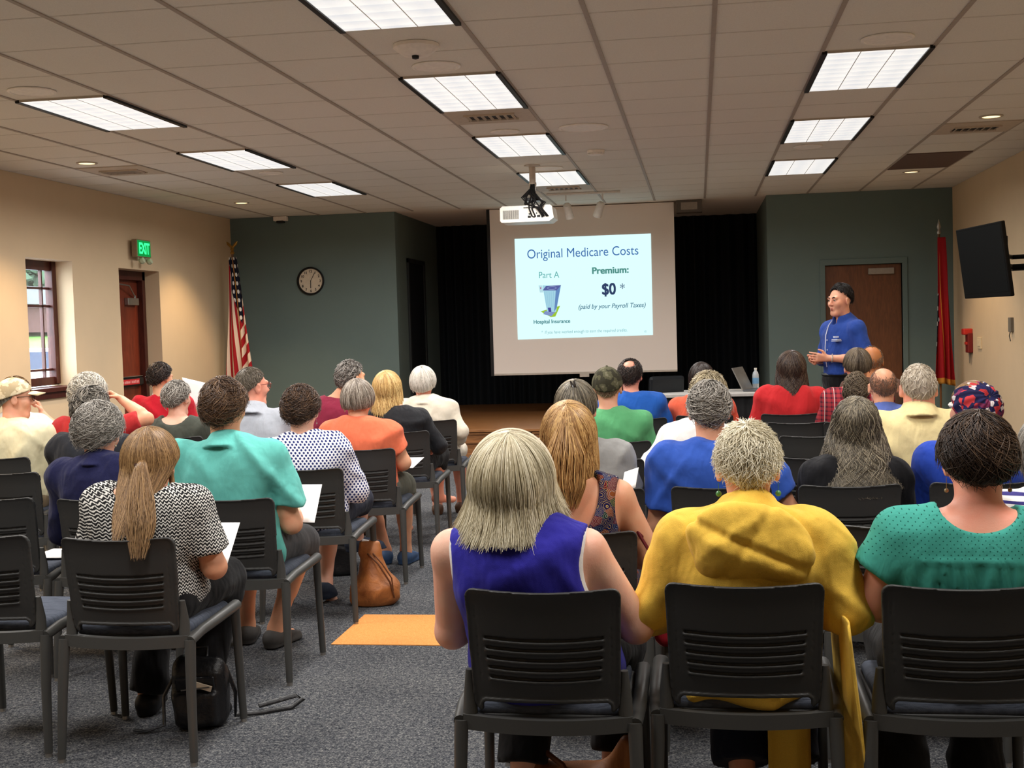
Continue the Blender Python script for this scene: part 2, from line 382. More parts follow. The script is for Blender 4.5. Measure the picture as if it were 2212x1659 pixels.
# ------------------------------------------------------------------ ceiling fixtures
t = NT('louver_glow_bands'); v = t.obj((1, 1, 1)); nz = t.noise(v, 5, 3); s_ = t.n('ShaderNodeSeparateXYZ'); t.l(v, s_.inputs[0])
fr = t.math('FRACT', t.math('MULTIPLY', s_.outputs[1], 7.4)); ln = t.math('ABSOLUTE', t.math('SUBTRACT', t.math('FRACT', t.math('ADD', t.math('MULTIPLY', s_.outputs[0], 5.2), .5)), .5))
q_ = t.math('ADD', t.math('MULTIPLY', fr, .40), t.math('MULTIPLY', nz, .45)); q_ = t.math('ADD', q_, t.math('MULTIPLY', ln, .5))  # bands in the glow stand in for light and shade between louvers
t.set((.8, .8, .8, 1), .6, .2); t.l(t.ramp(q_, [(.2, lin((204, 212, 220))), (.5, lin((226, 228, 228))), (.8, lin((244, 244, 240)))]), t.b.inputs['Emission Color']); t.b.inputs['Emission Strength'].default_value = .95
M_lens = t.m; M_louver = flat('white_louver', (245, 245, 243), .4)
def troffer():
    r = thing('ceiling_light', 'lamp', 'ceiling light')
    a, b = TX/2, TY
    for s_ in (-1, 1): m = MB(); m.span((s_*a, -b, -.018), (s_*(a-.028), b, .002)); m.build('side_recess_shade', flat('recess_shade_black', (14, 13, 13), .5), r)  # black side strips carry the shade of the fixture recess as colour
    for s_ in (-1, 1): m = MB(); m.span((-a+.028, s_*b, -.012), (a-.028, s_*(b-.008), .002)); m.build('end_frame', flat('cream_enamel', (188, 176, 160), .5), r)
    m = MB(); m.span((-a+.028, -b+.012, -.010), (a-.028, b-.012, .001)); m.build('diffuser', M_lens, r)
    for x in (-a/3.3, a/3.3): m = MB(); m.span((x-.0025, -b+.012, -.012), (x+.0025, b-.012, -.008)); m.build('lamp_divider', M_louver, r)
    return r
def nice(c, r):
    side = {0: 'middle', 4: 'right', -4: 'left'}[c]
    pos = {-6: 'overhead, behind the camera', -2: 'nearest the camera', 2: 'second from the camera' if c == 0 else 'nearest in view', 6: 'just beyond the square air vent' if c == 0 else 'middle of three', 10: 'behind the projector pole' if c == 0 else 'farthest, near the front wall'}[r]
    return 'long three-lamp ceiling light in the %s row, %s' % (side, pos)
t0 = None
for c, r, k_ in TROFFERS:
    loc = (gx(c+.5), gy(r+1), CEIL)
    if t0 is None: t0 = troffer(); t0.location = loc; t0['label'] = nice(c, r); t0['group'] = 'ceiling troffers'
    else: dup(t0, loc, 0, nice(c, r), 'ceiling troffers')
dl = thing('downlight', 'x', 'ceiling light'); m = MB()
m.lathe([(.088, 0), (.088, -.006), (.07, -.008), (.066, -.004), (.066, 0)], n=28, caps=False); m.build('trim_ring', flat('cream_enamel', (188, 176, 160)), dl, True)
m = MB(); m.lathe([(.066, -.003), (.066, -.0045), (.001, -.005)], n=28); m.build('lamp_face', emit('warm_lamp', (255, 226, 170), 2.0), dl, True)
dl['group'] = 'round warm downlights'
DN = ['round warm downlight over the window in the left wall', 'round warm downlight near the front left corner', 'round warm downlight above the right wall, beside the air vent', 'round warm downlight near the front right corner by the flag', 'round warm downlight over the left wall near the camera', 'round warm downlight over the right wall near the camera']
for i, (x, y, _e) in enumerate(DOWNLIGHTS):
    if i == 0: dl.location = (x, y, CEIL); dl['label'] = DN[0]
    else: dup(dl, (x, y, CEIL), 0, DN[i])
def vent(name, label, x, y, n=7, dark=0):
    r = thing(name, label, 'air vent', (x, y, CEIL), 0, 'ceiling air vents')
    m = MB(); m.span((-TX/2+.01, -TY/2+.01, -.006), (TX/2-.01, TY/2-.01, .001)); m.build('plate', flat('vent_enamel', (196, 182, 164)) if not dark else flat('brown_panel', (98, 78, 70)), r)
    if dark: return
    m = MB(); m.span((-.17, -.1, -.0075), (.17, .1, -.005)); m.build('dark_throat', flat('vent_dark', (30, 26, 24)), r)
    m = MB()
    for i in range(n): xx = -.16+i*.32/(n-1); m.box((xx, 0, -.014), (.004, .19, .018), rot(0, 0, .6))
    for s_ in (-1, 1): m.box((0, s_*.105, -.012), (.36, .01, .014))
    m.build('slat', flat('vent_enamel', (196, 182, 164)), r)
vent('ceiling_vent', 'square white air vent just in front of the second middle ceiling light', gx(.5), gy(4.5))
vent('ceiling_vent', 'air vent in front of the farthest middle ceiling light, behind the projector', gx(.5), gy(12.5))
vent('ceiling_vent', 'air vent beside the downlight over the left window', -5.06, 10.49)
vent('ceiling_vent', 'air vent beside the downlight over the right wall', gx(6.5), gy(7.5))
m = MB(); m.span((gx(6)+.01, gy(10), CEIL-.008), (gx(7)-.01, gy(12), CEIL)); tag(m.build('ceiling_panel', flat('brown_panel', (98, 78, 70))), 'dark brown panel set in the ceiling between two right downlights', 'ceiling panel')
sp = MB(); sp.lathe([(.14, 0), (.14, -.006), (.125, -.01), (.12, -.006), (.02, -.009)], n=32)
spm = sp.mesh('ceiling_speaker', True); spm.materials.append(flat('speaker_white', (244, 238, 228)))
SP = [(-1.44, 6.95, 1, 'round ceiling speaker just before the second middle light'), (-.83, 9.42, 1.35, 'large round ceiling speaker right of the third middle light'), (-3.91, 6.95, 1, 'round ceiling speaker before the nearest left light'), (1.04, 6.95, 1, 'round ceiling speaker before the nearest right light'), (.98, 11.12, .9, 'faint round ceiling speaker between the two far right lights'), (-1.39, 11.75, 1.1, 'round ceiling speaker beside the projector pole'), (-1.43, 9.42, .8, 'small round ceiling speaker before the third middle light'), (-3.9, 11.1, .8, 'faint round ceiling speaker between the two far left lights')]
for x, y, s_, lb in SP:
    o = bpy.data.objects.new('ceiling_speaker', spm); C.objects.link(o); o.location = (x, y, CEIL); o.scale = (s_, s_, 1); tag(o, lb, 'ceiling speaker', 'round ceiling speakers')
cm = thing('ceiling_sensor', 'domed white ceiling device with a small dark lens behind the nearest middle light', 'ceiling sensor', (-1.43, 6.4, CEIL))
m = MB(); m.lathe([(.12, 0), (.12, -.018), (.105, -.03), (.07, -.055), (.03, -.062)], n=32); m.build('housing', flat('sensor_white', (240, 232, 222)), cm, True)
m = MB(); m.lathe([(.02, -.058), (.018, -.075), (.004, -.08)], (.0, -.02, 0), 16); m.build('lens', M_black, cm, True)
sk = thing('smoke_detector', 'small ceiling smoke detector with bright slots right of the middle lights', 'smoke detector', (-.84, 10.71, CEIL))
m = MB(); m.lathe([(.075, 0), (.075, -.02), (.06, -.04), (.02, -.045)], n=24); m.build('housing', flat('speaker_white', (244, 238, 228)), sk, True)
m = MB()
for i in range(9):
    a = PI+PI*i/8; m.box((.072*math.cos(a), .072*math.sin(a), -.03), (.018, .004, .012), rot(a+PI/2))
m.build('slot', M_white, sk)
ms = thing('motion_sensor', 'small beige sensor under the ceiling above the clock', 'sensor', (-5.28, YF, CEIL))
m = MB(); m.span((-.09, -.08, -.06), (.09, 0, 0), .01); m.build('housing', flat('sensor_white', (240, 232, 222)), ms); m = MB(); m.span((-.05, -.085, -.085), (.05, -.01, -.055), .01); m.build('lens', M_black, ms)
rl = thing('recessed_lamp_housing', 'grey box lamp under the alcove ceiling right of the screen', 'lamp', (-.08, 15.62, CEIL))
m = MB(); m.span((-.16, -.12, -.15), (.16, .12, 0), .008); m.build('housing', flat('dim_grey_metal', (92, 86, 80)), rl); m = MB(); m.span((-.1, -.125, -.12), (.1, -.115, -.03)); m.build('front_panel', flat('pale_grey_metal', (150, 142, 132)), rl)
# track with two spotlights
tr = thing('track_light', 'white ceiling track with two white spotlights before the screen', 'track light', (-1.26, 14.08, CEIL))
m = MB(); m.span((-.42, -.018, -.025), (.42, .018, 0), .003); m.build('track', M_white, tr)
for x, tl in ((-.2, .15), (.22, -.35)):
    m = MB(); m.tube([(x, 0, -.02), (x, 0, -.09)], .008, 8); m.lathe([(.028, .06), (.045, .04), (.045, -.06), (.05, -.12), (.044, -.122)], (x+tl*.1, .03, -.17), 20, rot(0, .5, -tl)); m.build('spot_head', M_white, tr, True)
# ------------------------------------------------------------------ projector
pj = thing('projector', 'white ceiling projector on a pole with black cables hanging from it', 'projector', (-1.5, 11.5, CEIL))
m = MB(); m.lathe([(.075, 0), (.075, -.008), (.03, -.014)], n=24); m.cyl((0, 0, 0), (0, 0, -.3), .03, 16); m.lathe([(.036, -.16), (.036, -.19)], n=16); m.build('pole', flat('cream_enamel2', (196, 184, 170)), pj, True)
m = MB(); m.box((0, 0, -.32), (.15, .15, .03), None, .006); m.tube([(-.07, .05, -.33), (-.1, .08, -.40)], .008, 8); m.tube([(.07, .05, -.33), (.1, .08, -.40)], .008, 8); m.tube([(0, -.06, -.33), (0, -.08, -.40)], .008, 8); m.build('bracket', M_black, pj)
M_pj = flat('projector_white', (236, 232, 222), .35)
m = MB(); m.prism([(-.25, -.52), (-.235, -.535), (.225, -.535), (.27, -.505), (.255, -.40), (.235, -.385), (-.225, -.385), (-.25, -.405)], -.17, .17, 'y'); bd = m.build('body', M_pj, pj); bd.location = (-.05, 0, 0); bd.scale = (.96, 1, 1)
m = MB()
for i in range(17): m.span((-.22+i*.0092, -.174, -.505), (-.2155+i*.0092, -.169, -.425))
m.build('air_grille', flat('grille_dark', (70, 66, 60)), bd)
m = MB()
for x, z, w_, h_ in ((-.02, -.41, .11, .008), (.08, -.41, .06, .008), (.02, -.5, .03, .02), (.07, -.5, .02, .014), (.11, -.495, .03, .02), (.15, -.5, .02, .016), (.03, -.47, .02, .012), (.1, -.465, .012, .012), (.15, -.465, .04, .01)): m.span((x, -.174, z), (x+w_, -.169, z+h_))
m.build('socket', M_black, bd)
m = MB(); m.cyl((.12, .17, -.46), (.12, .19, -.46), .05, 20); m.build('lens', M_black, bd, True)
m = MB(); rg = random.Random(3)
for i in range(9):
    x1 = rg.uniform(.0, .17); 
    m.tube([(rg.uniform(-.02, .02), -.03, -.18), (rg.uniform(-.05, .04), -.07, -.27), (rg.uniform(-.09, .14), -.15-rg.uniform(0, .06), -.34-rg.uniform(0, .03)), (x1*.8-.02, -.20-rg.uniform(0, .02), -.42), (x1, -.172, -.49)], .007, 6)
for i in range(3): m.tube([(0, -.02, -.2), (-.06-.02*i, -.05, -.3), (-.05, -.06, -.36), (.04, -.05, -.33), (.02, -.03, -.25)], .008, 6)
cb = m.build('cable', M_black, pj, True)

# ------------------------------------------------------------------ screen with the projected slide
scr = thing('projection_screen', 'large pull-down projection screen showing a bright slide', 'projection screen', (0, 15.6, 0))
t = NT('screen_fabric'); v = t.obj(); n1 = t.noise(v, 400, 1); t.bump(n1, .05, .001); M_scr = t.set(lin((238, 230, 222)), .85, .1)
m = MB(); m.span((-2.6, 0, .9), (-.27, .006, CEIL-.01)); m.build('screen_fabric', M_scr, scr)
m = MB(); m.span((-2.6, -.012, .875), (-.27, .016, .9), .004); m.span((-1.5, -.012, .835), (-1.38, .0, .878), .003); m.build('bottom_bar', flat('pale_bar', (190, 182, 170)), scr)
m = MB(); m.span((-2.64, -.004, .87), (-2.6, .012, CEIL-.005)); m.build('side_edge', M_black, scr)
SX0, SX1, SZ0, SZ1 = -2.28, -.565, 1.33, 2.61
m = MB(); m.add([(SX0, -.004, SZ0), (SX1, -.004, SZ0+.012), (SX1+.003, -.004, SZ1), (SX0-.005, -.004, SZ1), (SX0, .001, SZ0), (SX1, .001, SZ0+.012), (SX1+.003, .001, SZ1), (SX0-.005, .001, SZ1)], [(0, 1, 2, 3), (7, 6, 5, 4), (0, 4, 5, 1), (1, 5, 6, 2), (2, 6, 7, 3), (3, 7, 4, 0)])
sl = m.build('slide', emit('slide_cyan', (214, 250, 252), 1.12), scr); sl['label'] = 'bright pale cyan slide about medicare costs'
def stext(body, x, z, size, col, bold=0, shear=0, sx=1, align='LEFT', sp=1.0):
    me = text_mesh(body, size, 0, shear, .0006, sx, align, sp)
    if bold:
        bm = bmesh.new(); bm.from_mesh(me)
        for dx, dz in ((bold, 0), (0, bold*.6), (bold, bold*.6)):
            m2 = me.copy(); m2.transform(Matrix.Translation((dx, dz, 0))); bm.from_mesh(m2); bpy.data.meshes.remove(m2)
        bm.to_mesh(me); bm.free()
    o = link('lettering', me, emit('slide_ink_%d_%d_%d' % col, col, .8), sl)
    o.rotation_euler = (PI/2, 0, 0); o.location = (SX0+x, -.0052, SZ1-z); o.scale = (sx, 1, 1)
stext('Original Medicare Costs', .855, .255, .165, (70, 120, 190), 0, 0, .87, 'CENTER')
stext('Part A', .42, .51, .118, (104, 190, 186), 0, 0, .86, 'CENTER')
stext('Premium:', 1.195, .48, .116, (92, 160, 150), .009, 0, 1.04, 'CENTER')
stext('$0', 1.17, .745, .20, (56, 72, 112), .012, 0, .86, 'CENTER')
stext('*', 1.315, .72, .15, (70, 92, 130), .002)
stext('(paid by your Payroll Taxes)', 1.205, .915, .083, (76, 124, 150), .0015, .28, .9, 'CENTER')
stext('Hospital Insurance', .44, 1.085, .068, (84, 150, 156), .004, 0, .92, 'CENTER')
stext('*  If you have worked enough to earn the required credits.', .85, 1.215, .056, (140, 196, 200), .0, .12, .82, 'CENTER')
stext('10', 1.60, 1.235, .036, (150, 196, 200))
def spoly(pts, col, d):
    m = MB(); m.prism([(SX0+x, SZ1-z) for x, z in pts], -.0046-d*.0003, -.004, 'y'); m.build('hospital_drawing', emit('slide_ink_%d_%d_%d' % col, col, .85), sl)
spoly([(.30, .93), (.555, .865), (.49, 1.0), (.43, 1.005)], (170, 214, 60), 1)
spoly([(.36, .925), (.50, .93), (.44, .995), (.335, .965)], (140, 160, 214), 2)
spoly([(.335, .60), (.565, .615), (.50, .945), (.385, .935)], (176, 228, 246), 3)
spoly([(.505, .665), (.57, .61), (.51, .89), (.475, .94)], (110, 150, 206), 4)
spoly([(.335, .665), (.38, .61), (.575, .605), (.515, .67)], (96, 104, 172), 5)
spoly([(.285, .60), (.33, .60), (.345, .69), (.30, .69)], (200, 240, 250), 5)
spoly([(.305, .625), (.318, .625), (.318, .645), (.305, .645)], (180, 90, 140), 6)
spoly([(.395, .885), (.435, .885), (.44, .94), (.405, .94)], (76, 76, 160), 5)
m = MB(); a_ = np.linspace(0, 2*PI, 25); m.tube([(SX0+.455+.055*math.cos(a), -.0062, SZ1-.638+.02*math.sin(a)) for a in a_], .003, 5, False); m.build('hospital_drawing', emit('slide_ink_170_190_230', (170, 190, 230), .85), sl)
for i in range(5): spoly([(.36+.028*i, .68), (.363+.028*i, .68), (.385+.02*i, .88), (.383+.02*i, .88)], (140, 196, 226), 5)

# ------------------------------------------------------------------ wall things
ck = thing('wall_clock', 'round black-rimmed clock hanging on the dark green wall', 'clock', (-4.92, YF, 2.16))
RX = rot(0, PI/2, 0)
m = MB(); m.lathe([(.15, 0), (.178, .0), (.18, .03), (.168, .04), (.158, .025), (.156, .010), (.15, 0)], n=48, R=RX, caps=False); m.build('rim', M_black, ck, True)
m = MB(); m.lathe([(.16, .0), (.16, .010), (.001, .011)], n=48, R=RX); m.build('dial', flat('clock_face', (214, 200, 178)), ck)
for i in range(1, 13):
    me = text_mesh(str(i), .045, .0008, 0, .0005, 1, 'CENTER'); a = PI/2-i*PI/6; o = link('numeral', me, M_black, ck); o.rotation_euler = (PI/2, 0, 0); o.location = (.125*math.cos(a), -.0125, .125*math.sin(a)-.016)
for nm, ang, ln, wd_ in (('minute_hand', PI/2-.50, .13, .006), ('hour_hand', -PI/2-.02, .10, .009)):
    m = MB(); m.box((math.cos(ang)*ln*.42, -.015, math.sin(ang)*ln*.42), (ln, .002, wd_), rot(0, 0, -ang)); m.build(nm, M_black, ck)
ex = thing('exit_sign', 'green lit exit sign on the left wall above the door', 'exit sign', (XL, 12.6, 2.44))
m = MB(); m.span((0, -.06, .0), (.045, .06, .10), .006); m.span((.04, -.17, -.08), (.10, .17, .11), .006); m.build('housing', flat('sign_beige', (150, 130, 104)), ex)
m = MB(); m.span((.1, -.155, -.07), (.1025, .155, .10)); m.build('face', emit('exit_back_green', (30, 190, 90), .55), ex)
me = text_mesh('EXIT', .165, .004, 0, .001, 1, 'CENTER', .95); o = link('lettering', me, emit('exit_green', (50, 255, 130), 2.2), ex); o.rotation_euler = (PI/2, 0, PI/2); o.location = (.1045, 0, -.04); o.scale = (.78, 1, 1)
for y in (-.09, .09): m = MB(); m.tube([(.07, y, -.08), (.08, y, -.12)], .012, 8); m.lathe([(.02, 0), (.035, .02), (.03, .05), (.01, .055)], (.09, y, -.13), 16, rot(0, 0, 1.2)); m.build('emergency_lamp', flat('lamp_pale', (190, 200, 170)), ex, True)
fe = thing('fire_alarm', 'small red fire alarm box on the right wall between the flag and the switch plate', 'fire alarm', (XR, 14.42, 1.06))
m = MB(); m.span((-.055, -.07, 0), (0, .07, .22), .008); m.build('alarm_box', flat('alarm_dark_red', (120, 34, 32), .45), fe)
m = MB(); m.span((-.10, -.06, .20), (0, .06, .27), .012); m.build('strobe_cover', flat('alarm_red', (196, 52, 44), .35), fe)
m = MB(); m.span((-.07, -.045, .09), (-.05, .045, .12), .004); m.build('pull_handle', flat('alarm_red', (196, 52, 44)), fe)
m = MB(); m.tube([(-.02, 0, .01), (-.025, .0, -.12)], [.014, .005], 8); m.build('cable', flat('grey_plastic', (120, 112, 100)), fe, True)  # grey taper stands in for the shadow below the alarm box
sw = thing('light_switch', 'pale square switch plate on the lit part of the right wall', 'switch plate', (XR, 14.0, 1.175)); m = MB(); m.span((-.016, -.09, -.062), (0, .09, .062), .003); m.build('plate', flat('ivory_plastic', (226, 206, 170)), sw); m = MB(); m.span((-.022, -.05, -.035), (-.016, .05, .035), .002); m.build('rocker', flat('ivory_plastic'  , (226, 206, 170)), sw)
ol = thing('wall_outlet', 'small dark grey wall box on the right wall below the television', 'wall box', (XR, 12.6, 1.38)); m = MB(); m.span((-.03, -.05, -.07), (0, .05, .07), .004); m.build('plate', flat('grey_plastic', (120, 112, 100)), ol); m = MB(); m.tube([(-.02, 0, -.06), (-.025, .02, -.11), (-.02, .0, -.16)], .005, 6); m.build('cord', M_black, ol)
# television on a wall arm, tilted down
tv = thing('television', 'black wall-mounted television tilted towards the room on its arm', 'television', (2.41, 11.0, 1.94))
nX = np.array((.15, -1.0, 0)); nX /= np.linalg.norm(nX); nZ = np.array((-.075, 0, .6)); nZ -= nX*(nZ @ nX); nZ /= np.linalg.norm(nZ); nY = np.cross(nZ, nX); RT = np.stack([nX, nY, nZ], 1)
m = MB(); m.box((0, 0, 0), (1.02, .035, .615), None, .008); o = m.build('panel', flat('tv_black', (12, 11, 11), .7, .1), tv); o.matrix_local = Matrix(RT.tolist()).to_4x4()
m = MB(); m.box((0, -.0178, .01), (.97, .002, .55)); o2 = m.build('screen', flat('tv_glass', (7, 7, 8), .6, .1), o); m = MB(); m.box((0, -.0178, .01), (.97, .002, .55)); 
s1 = 1 if (RT @ np.array([0, 1, 0]))[0] < 0 else -1
o2.location = (0, (.0356 if s1 > 0 else 0), 0)
m = MB(); m.box((.12, 0, 0), (.06, .4, .4), None, .006); m.tube([(.1, 0, -.03), (.3, .3, -.05), (.56, .1, -.05)], .03, 8); m.tube([(.1, 0, .06), (.3, .3, .04), (.56, .1, .04)], .02, 8); m.build('wall_arm', M_black, tv)
m = MB(); m.span((.57, -.05, -.22), (.608, .25, .2), .005); m.build('wall_plate', M_black, tv)

# ------------------------------------------------------------------ flags
def flag(name, label, x, y, top, mat_f, fw=.62, fl_=1.62, tilt=0.0, side=1):
    r = thing(name, label, 'flag', (x, y, 0))
    m = MB(); m.cyl((0, 0, .02), (tilt, 0, top), .013, 12); m.build('pole', flat('pole_wood', (112, 74, 44), .35), r, True)
    m = MB(); m.lathe([(.16, 0), (.16, .02), (.09, .05), (.03, .1), (.02, .14)], n=24); m.build('stand_base', flat('brass', (170, 130, 60), .35, .5, .8), r, True)
    return r
def drape(r, top, length, w_top, w_bot, mat, tilt, phase, nf, name='cloth'):
    """a cloth hanging in folds from the top of its pole"""
    a, b = 60, 64; V = np.zeros((a, b, 3)); UV = []
    for i in range(a):
        s_ = i/(a-1); w_ = w_top+(w_bot-w_top)*(s_**.8)
        for j in range(b):
            u_ = j/(b-1); q = (u_-.3)*w_
            V[i, j] = (tilt*(1-s_*.75)+q+.012*math.sin(u_*9+s_*4), -.03-.05*s_*math.sin(u_*nf*2*PI+phase+s_*1.2)*(.4+.6*s_)-.02, top-length*s_-.05*s_*abs(u_-.35))
    m = MB(); m.grid(V); me = m.mesh(name, True, False)
    uvl = me.uv_layers.new(name='cloth')
    k_ = 0
    uv = np.array([(j/(b-1), i/(a-1)) for i in range(a) for j in range(b)])
    li = np.zeros(len(me.loops), np.int32); me.loops.foreach_get('vertex_index', li); uvl.data.foreach_set('uv', uv[li].ravel())
    o = link(name, me, mat, r); sd = o.modifiers.new('thickness', 'SOLIDIFY'); sd.thickness = .004
    return o
# united states flag: canton with stars above diagonal hanging stripes
t = NT('us_flag_cloth'); uvn = t.n('ShaderNodeUVMap', uv_map='cloth'); sx = t.n('ShaderNodeSeparateXYZ'); t.l(uvn.outputs[0], sx.inputs[0])
U, Vv = sx.outputs[0], sx.outputs[1]
ph = t.math('ADD', t.math('MULTIPLY', U, 5.4), t.math('MULTIPLY', Vv, -.7))
right = t.math('GREATER_THAN', U, .60)
ph2 = t.math('ADD', t.math('MULTIPLY', U, 2.4), t.math('MULTIPLY', Vv, 7.0))
phm = t.n('ShaderNodeMix', data_type='FLOAT'); t.l(right, phm.inputs[0]); t.l(ph, phm.inputs[2]); t.l(ph2, phm.inputs[3])
stripe = t.math('GREATER_THAN', t.math('FRACT', phm.outputs[0]), .5)
scol = t.mix(stripe, lin((150, 24, 34)), lin((214, 196, 180)))
vo = t.n('ShaderNodeTexVoronoi', feature='F1', voronoi_dimensions='2D'); mp = t.n('ShaderNodeMapping'); mp.inputs['Scale'].default_value = (4.5, 15, 1); t.l(uvn.outputs[0], mp.inputs[0]); t.l(mp.outputs[0], vo.inputs['Vector']); vo.inputs['Randomness'].default_value = .1; vo.inputs['Scale'].default_value = 1
star = t.math('LESS_THAN', vo.outputs['Distance'], .24); ccol = t.mix(star, lin((18, 22, 40)), lin((226, 224, 220)))
cl_ = t.math('LESS_THAN', t.math('ADD', Vv, t.math('MULTIPLY', t.math('ABSOLUTE', t.math('SUBTRACT', U, .70)), .7)), .52)
tcol = t.mix(cl_, scol, ccol)
gold = t.math('GREATER_THAN', Vv, .965); gold2 = t.math('LESS_THAN', t.math('ABSOLUTE', t.math('SUBTRACT', U, .585)), .02)
tcol = t.mix(t.math('MAXIMUM', gold, gold2), tcol, lin((196, 140, 60)))
M_us = t.set(tcol, .8, .2)
fl1 = flag('flag', 'american flag with gold fringe hanging on a pole in the front left corner', -5.72, 14.75, 2.5, None, tilt=0)
m = MB(); m.lathe([(.02, 0), (.03, .02), (.012, .04), (.028, .06), (.012, .09)], (0, 0, 2.5), 16)
for s_ in (-1, 1): m.tube([(0, 0, 2.58), (s_*.05, 0, 2.63), (s_*.07, 0, 2.66)], [.014, .02, .004], 8)
m.build('finial', flat('brass', (170, 130, 60)), fl1, True)
drape(fl1, 2.46, 1.58, .09, .36, M_us, .0, .4, 3.2)
t = NT('red_flag_cloth'); uvn = t.n('ShaderNodeUVMap', uv_map='cloth'); sx = t.n('ShaderNodeSeparateXYZ'); t.l(uvn.outputs[0], sx.inputs[0]); U, Vv = sx.outputs[0], sx.outputs[1]
bl = t.math('MULTIPLY', t.math('LESS_THAN', t.math('ADD', U, t.math('MULTIPLY', t.math('ABSOLUTE', t.math('SUBTRACT', Vv, .56)), 1.3)), .30), t.math('GREATER_THAN', Vv, .38))
vo = t.n('ShaderNodeTexVoronoi', voronoi_dimensions='2D'); mp = t.n('ShaderNodeMapping'); mp.inputs['Scale'].default_value = (4, 14, 1); t.l(uvn.outputs[0], mp.inputs[0]); t.l(mp.outputs[0], vo.inputs['Vector']); vo.inputs['Scale'].default_value = 1
bc = t.mix(t.math('LESS_THAN', vo.outputs['Distance'], .2), lin((20, 24, 46)), lin((200, 200, 205)))
tc_ = t.mix(bl, lin((150, 22, 30)), bc)
gold = t.math('MAXIMUM', t.math('GREATER_THAN', Vv, .96), t.math('LESS_THAN', t.math('ABSOLUTE', t.math('SUBTRACT', U, t.math('ADD', .34, t.math('MULTIPLY', Vv, .1)))), .016))
M_red = t.set(t.mix(gold, tc_, lin((190, 130, 50))), .8, .2)
fl2 = flag('flag', 'red flag with gold fringe furled on a pole in the front right corner', 2.76, 14.85, 2.42, None)
m = MB(); m.lathe([(.02, 0), (.026, .02), (.014, .05), (.026, .08), (.003, .17)], (0, 0, 2.42), 16); m.build('finial', M_chrome, fl2, True)
drape(fl2, 2.38, 1.68, .08, .22, M_red, 0, 1.2, 2.6)

# ------------------------------------------------------------------ presenter's table
tb = thing('folding_table', 'long table with a white top and black skirt beside the standing presenter', 'table', (.55, 12.75, 0))
m = MB(); m.span((-1.0, -.36, .745), (.78, .38, .78), .006); m.build('tabletop', flat('table_white', (190, 188, 184), .4), tb)
m = MB(); n = 120; P = np.zeros((2, n, 3)); xs_ = np.linspace(-.97, .52, n)
for i, z in enumerate((.03, .745)): P[i, :, 0] = xs_; P[i, :, 1] = -.33+.014*np.sin(xs_*60)*(1-i*.6); P[i, :, 2] = z
m.grid(P); o = m.build('skirt', flat('black_cloth', (14, 14, 16), .9), tb, True); sd = o.modifiers.new('thickness', 'SOLIDIFY'); sd.thickness = .004
for x in (-.9, .7):
    for y in (-.28, .3): m = MB(); m.cyl((x, y, 0), (x, y, .745), .014, 10); m.build('leg', M_chrome, tb, True)
lp = thing('laptop', 'open silver laptop seen from the side on the white table', 'laptop', (.60, 12.75, .78), 1.25)
m = MB(); m.span((-.18, -.12, .002), (.18, .12, .018), .004); m.build('keyboard_base', flat('laptop_grey', (74, 76, 80), .4), lp)
m = MB(); m.box((0, .175, .125), (.36, .012, .25), rot(0, -.45, 0), .003); m.build('lid', flat('laptop_lid', (126, 124, 120), .4, .5, .4), lp)
wbt = thing('water_bottle', 'clear plastic water bottle with a blue label behind the laptop', 'bottle', (.575, 12.98, .78))
gm = NT('clear_plastic'); gm.set((.86, .93, .97, 1), .12, .5); gm.b.inputs['Transmission Weight'].default_value = .55
m = MB(); m.lathe([(.03, 0), (.033, .01), (.033, .15), (.026, .175), (.013, .195), (.013, .205)], n=24); m.build('bottle_body', gm.m, wbt, True)
m = MB(); m.lathe([(.0335, .06), (.0335, .12)], n=24); m.build('bottle_label', flat('bottle_blue', (120, 170, 210)), wbt, True)
m = MB(); m.lathe([(.015, .204), (.015, .222)], n=16); m.build('cap', M_white, wbt, True)
for i, (x, y, a) in enumerate(((.16, 12.62, .3), (.02, 12.7, -.2))):
    m = MB(); m.box((0, 0, .004), (.216, .28, .006), rot(a)); o = m.build('paper_stack', flat('paper_white', (228, 226, 220), .8)); o.location = (x, y, .78)
    tag(o, ['white papers lying on the table left of the laptop', 'white papers at the far left of the table top'][i], 'paper', 'papers on the presenter table')
sc2 = thing('office_chair', 'dark high-backed chair standing at the left end of the presenter table', 'chair', (-.42, 12.9, 0), .5)
m = MB(); m.box((0, -.16, .72), (.40, .05, .46), rot(0, .12, 0), .03); m.build('backrest', flat('dark_blue_vinyl', (24, 28, 32), .4), sc2)
m = MB(); m.box((0, .05, .44), (.44, .42, .07), None, .03); m.build('seat', flat('dark_blue_vinyl', (24, 28, 32)), sc2)
for sx_ in (-.18, .18):
    for sy_ in (-.14, .22): m = MB(); m.cyl((sx_, sy_, 0), (sx_*.9, sy_*.9, .42), .014, 8); m.build('leg', M_black, sc2, True)
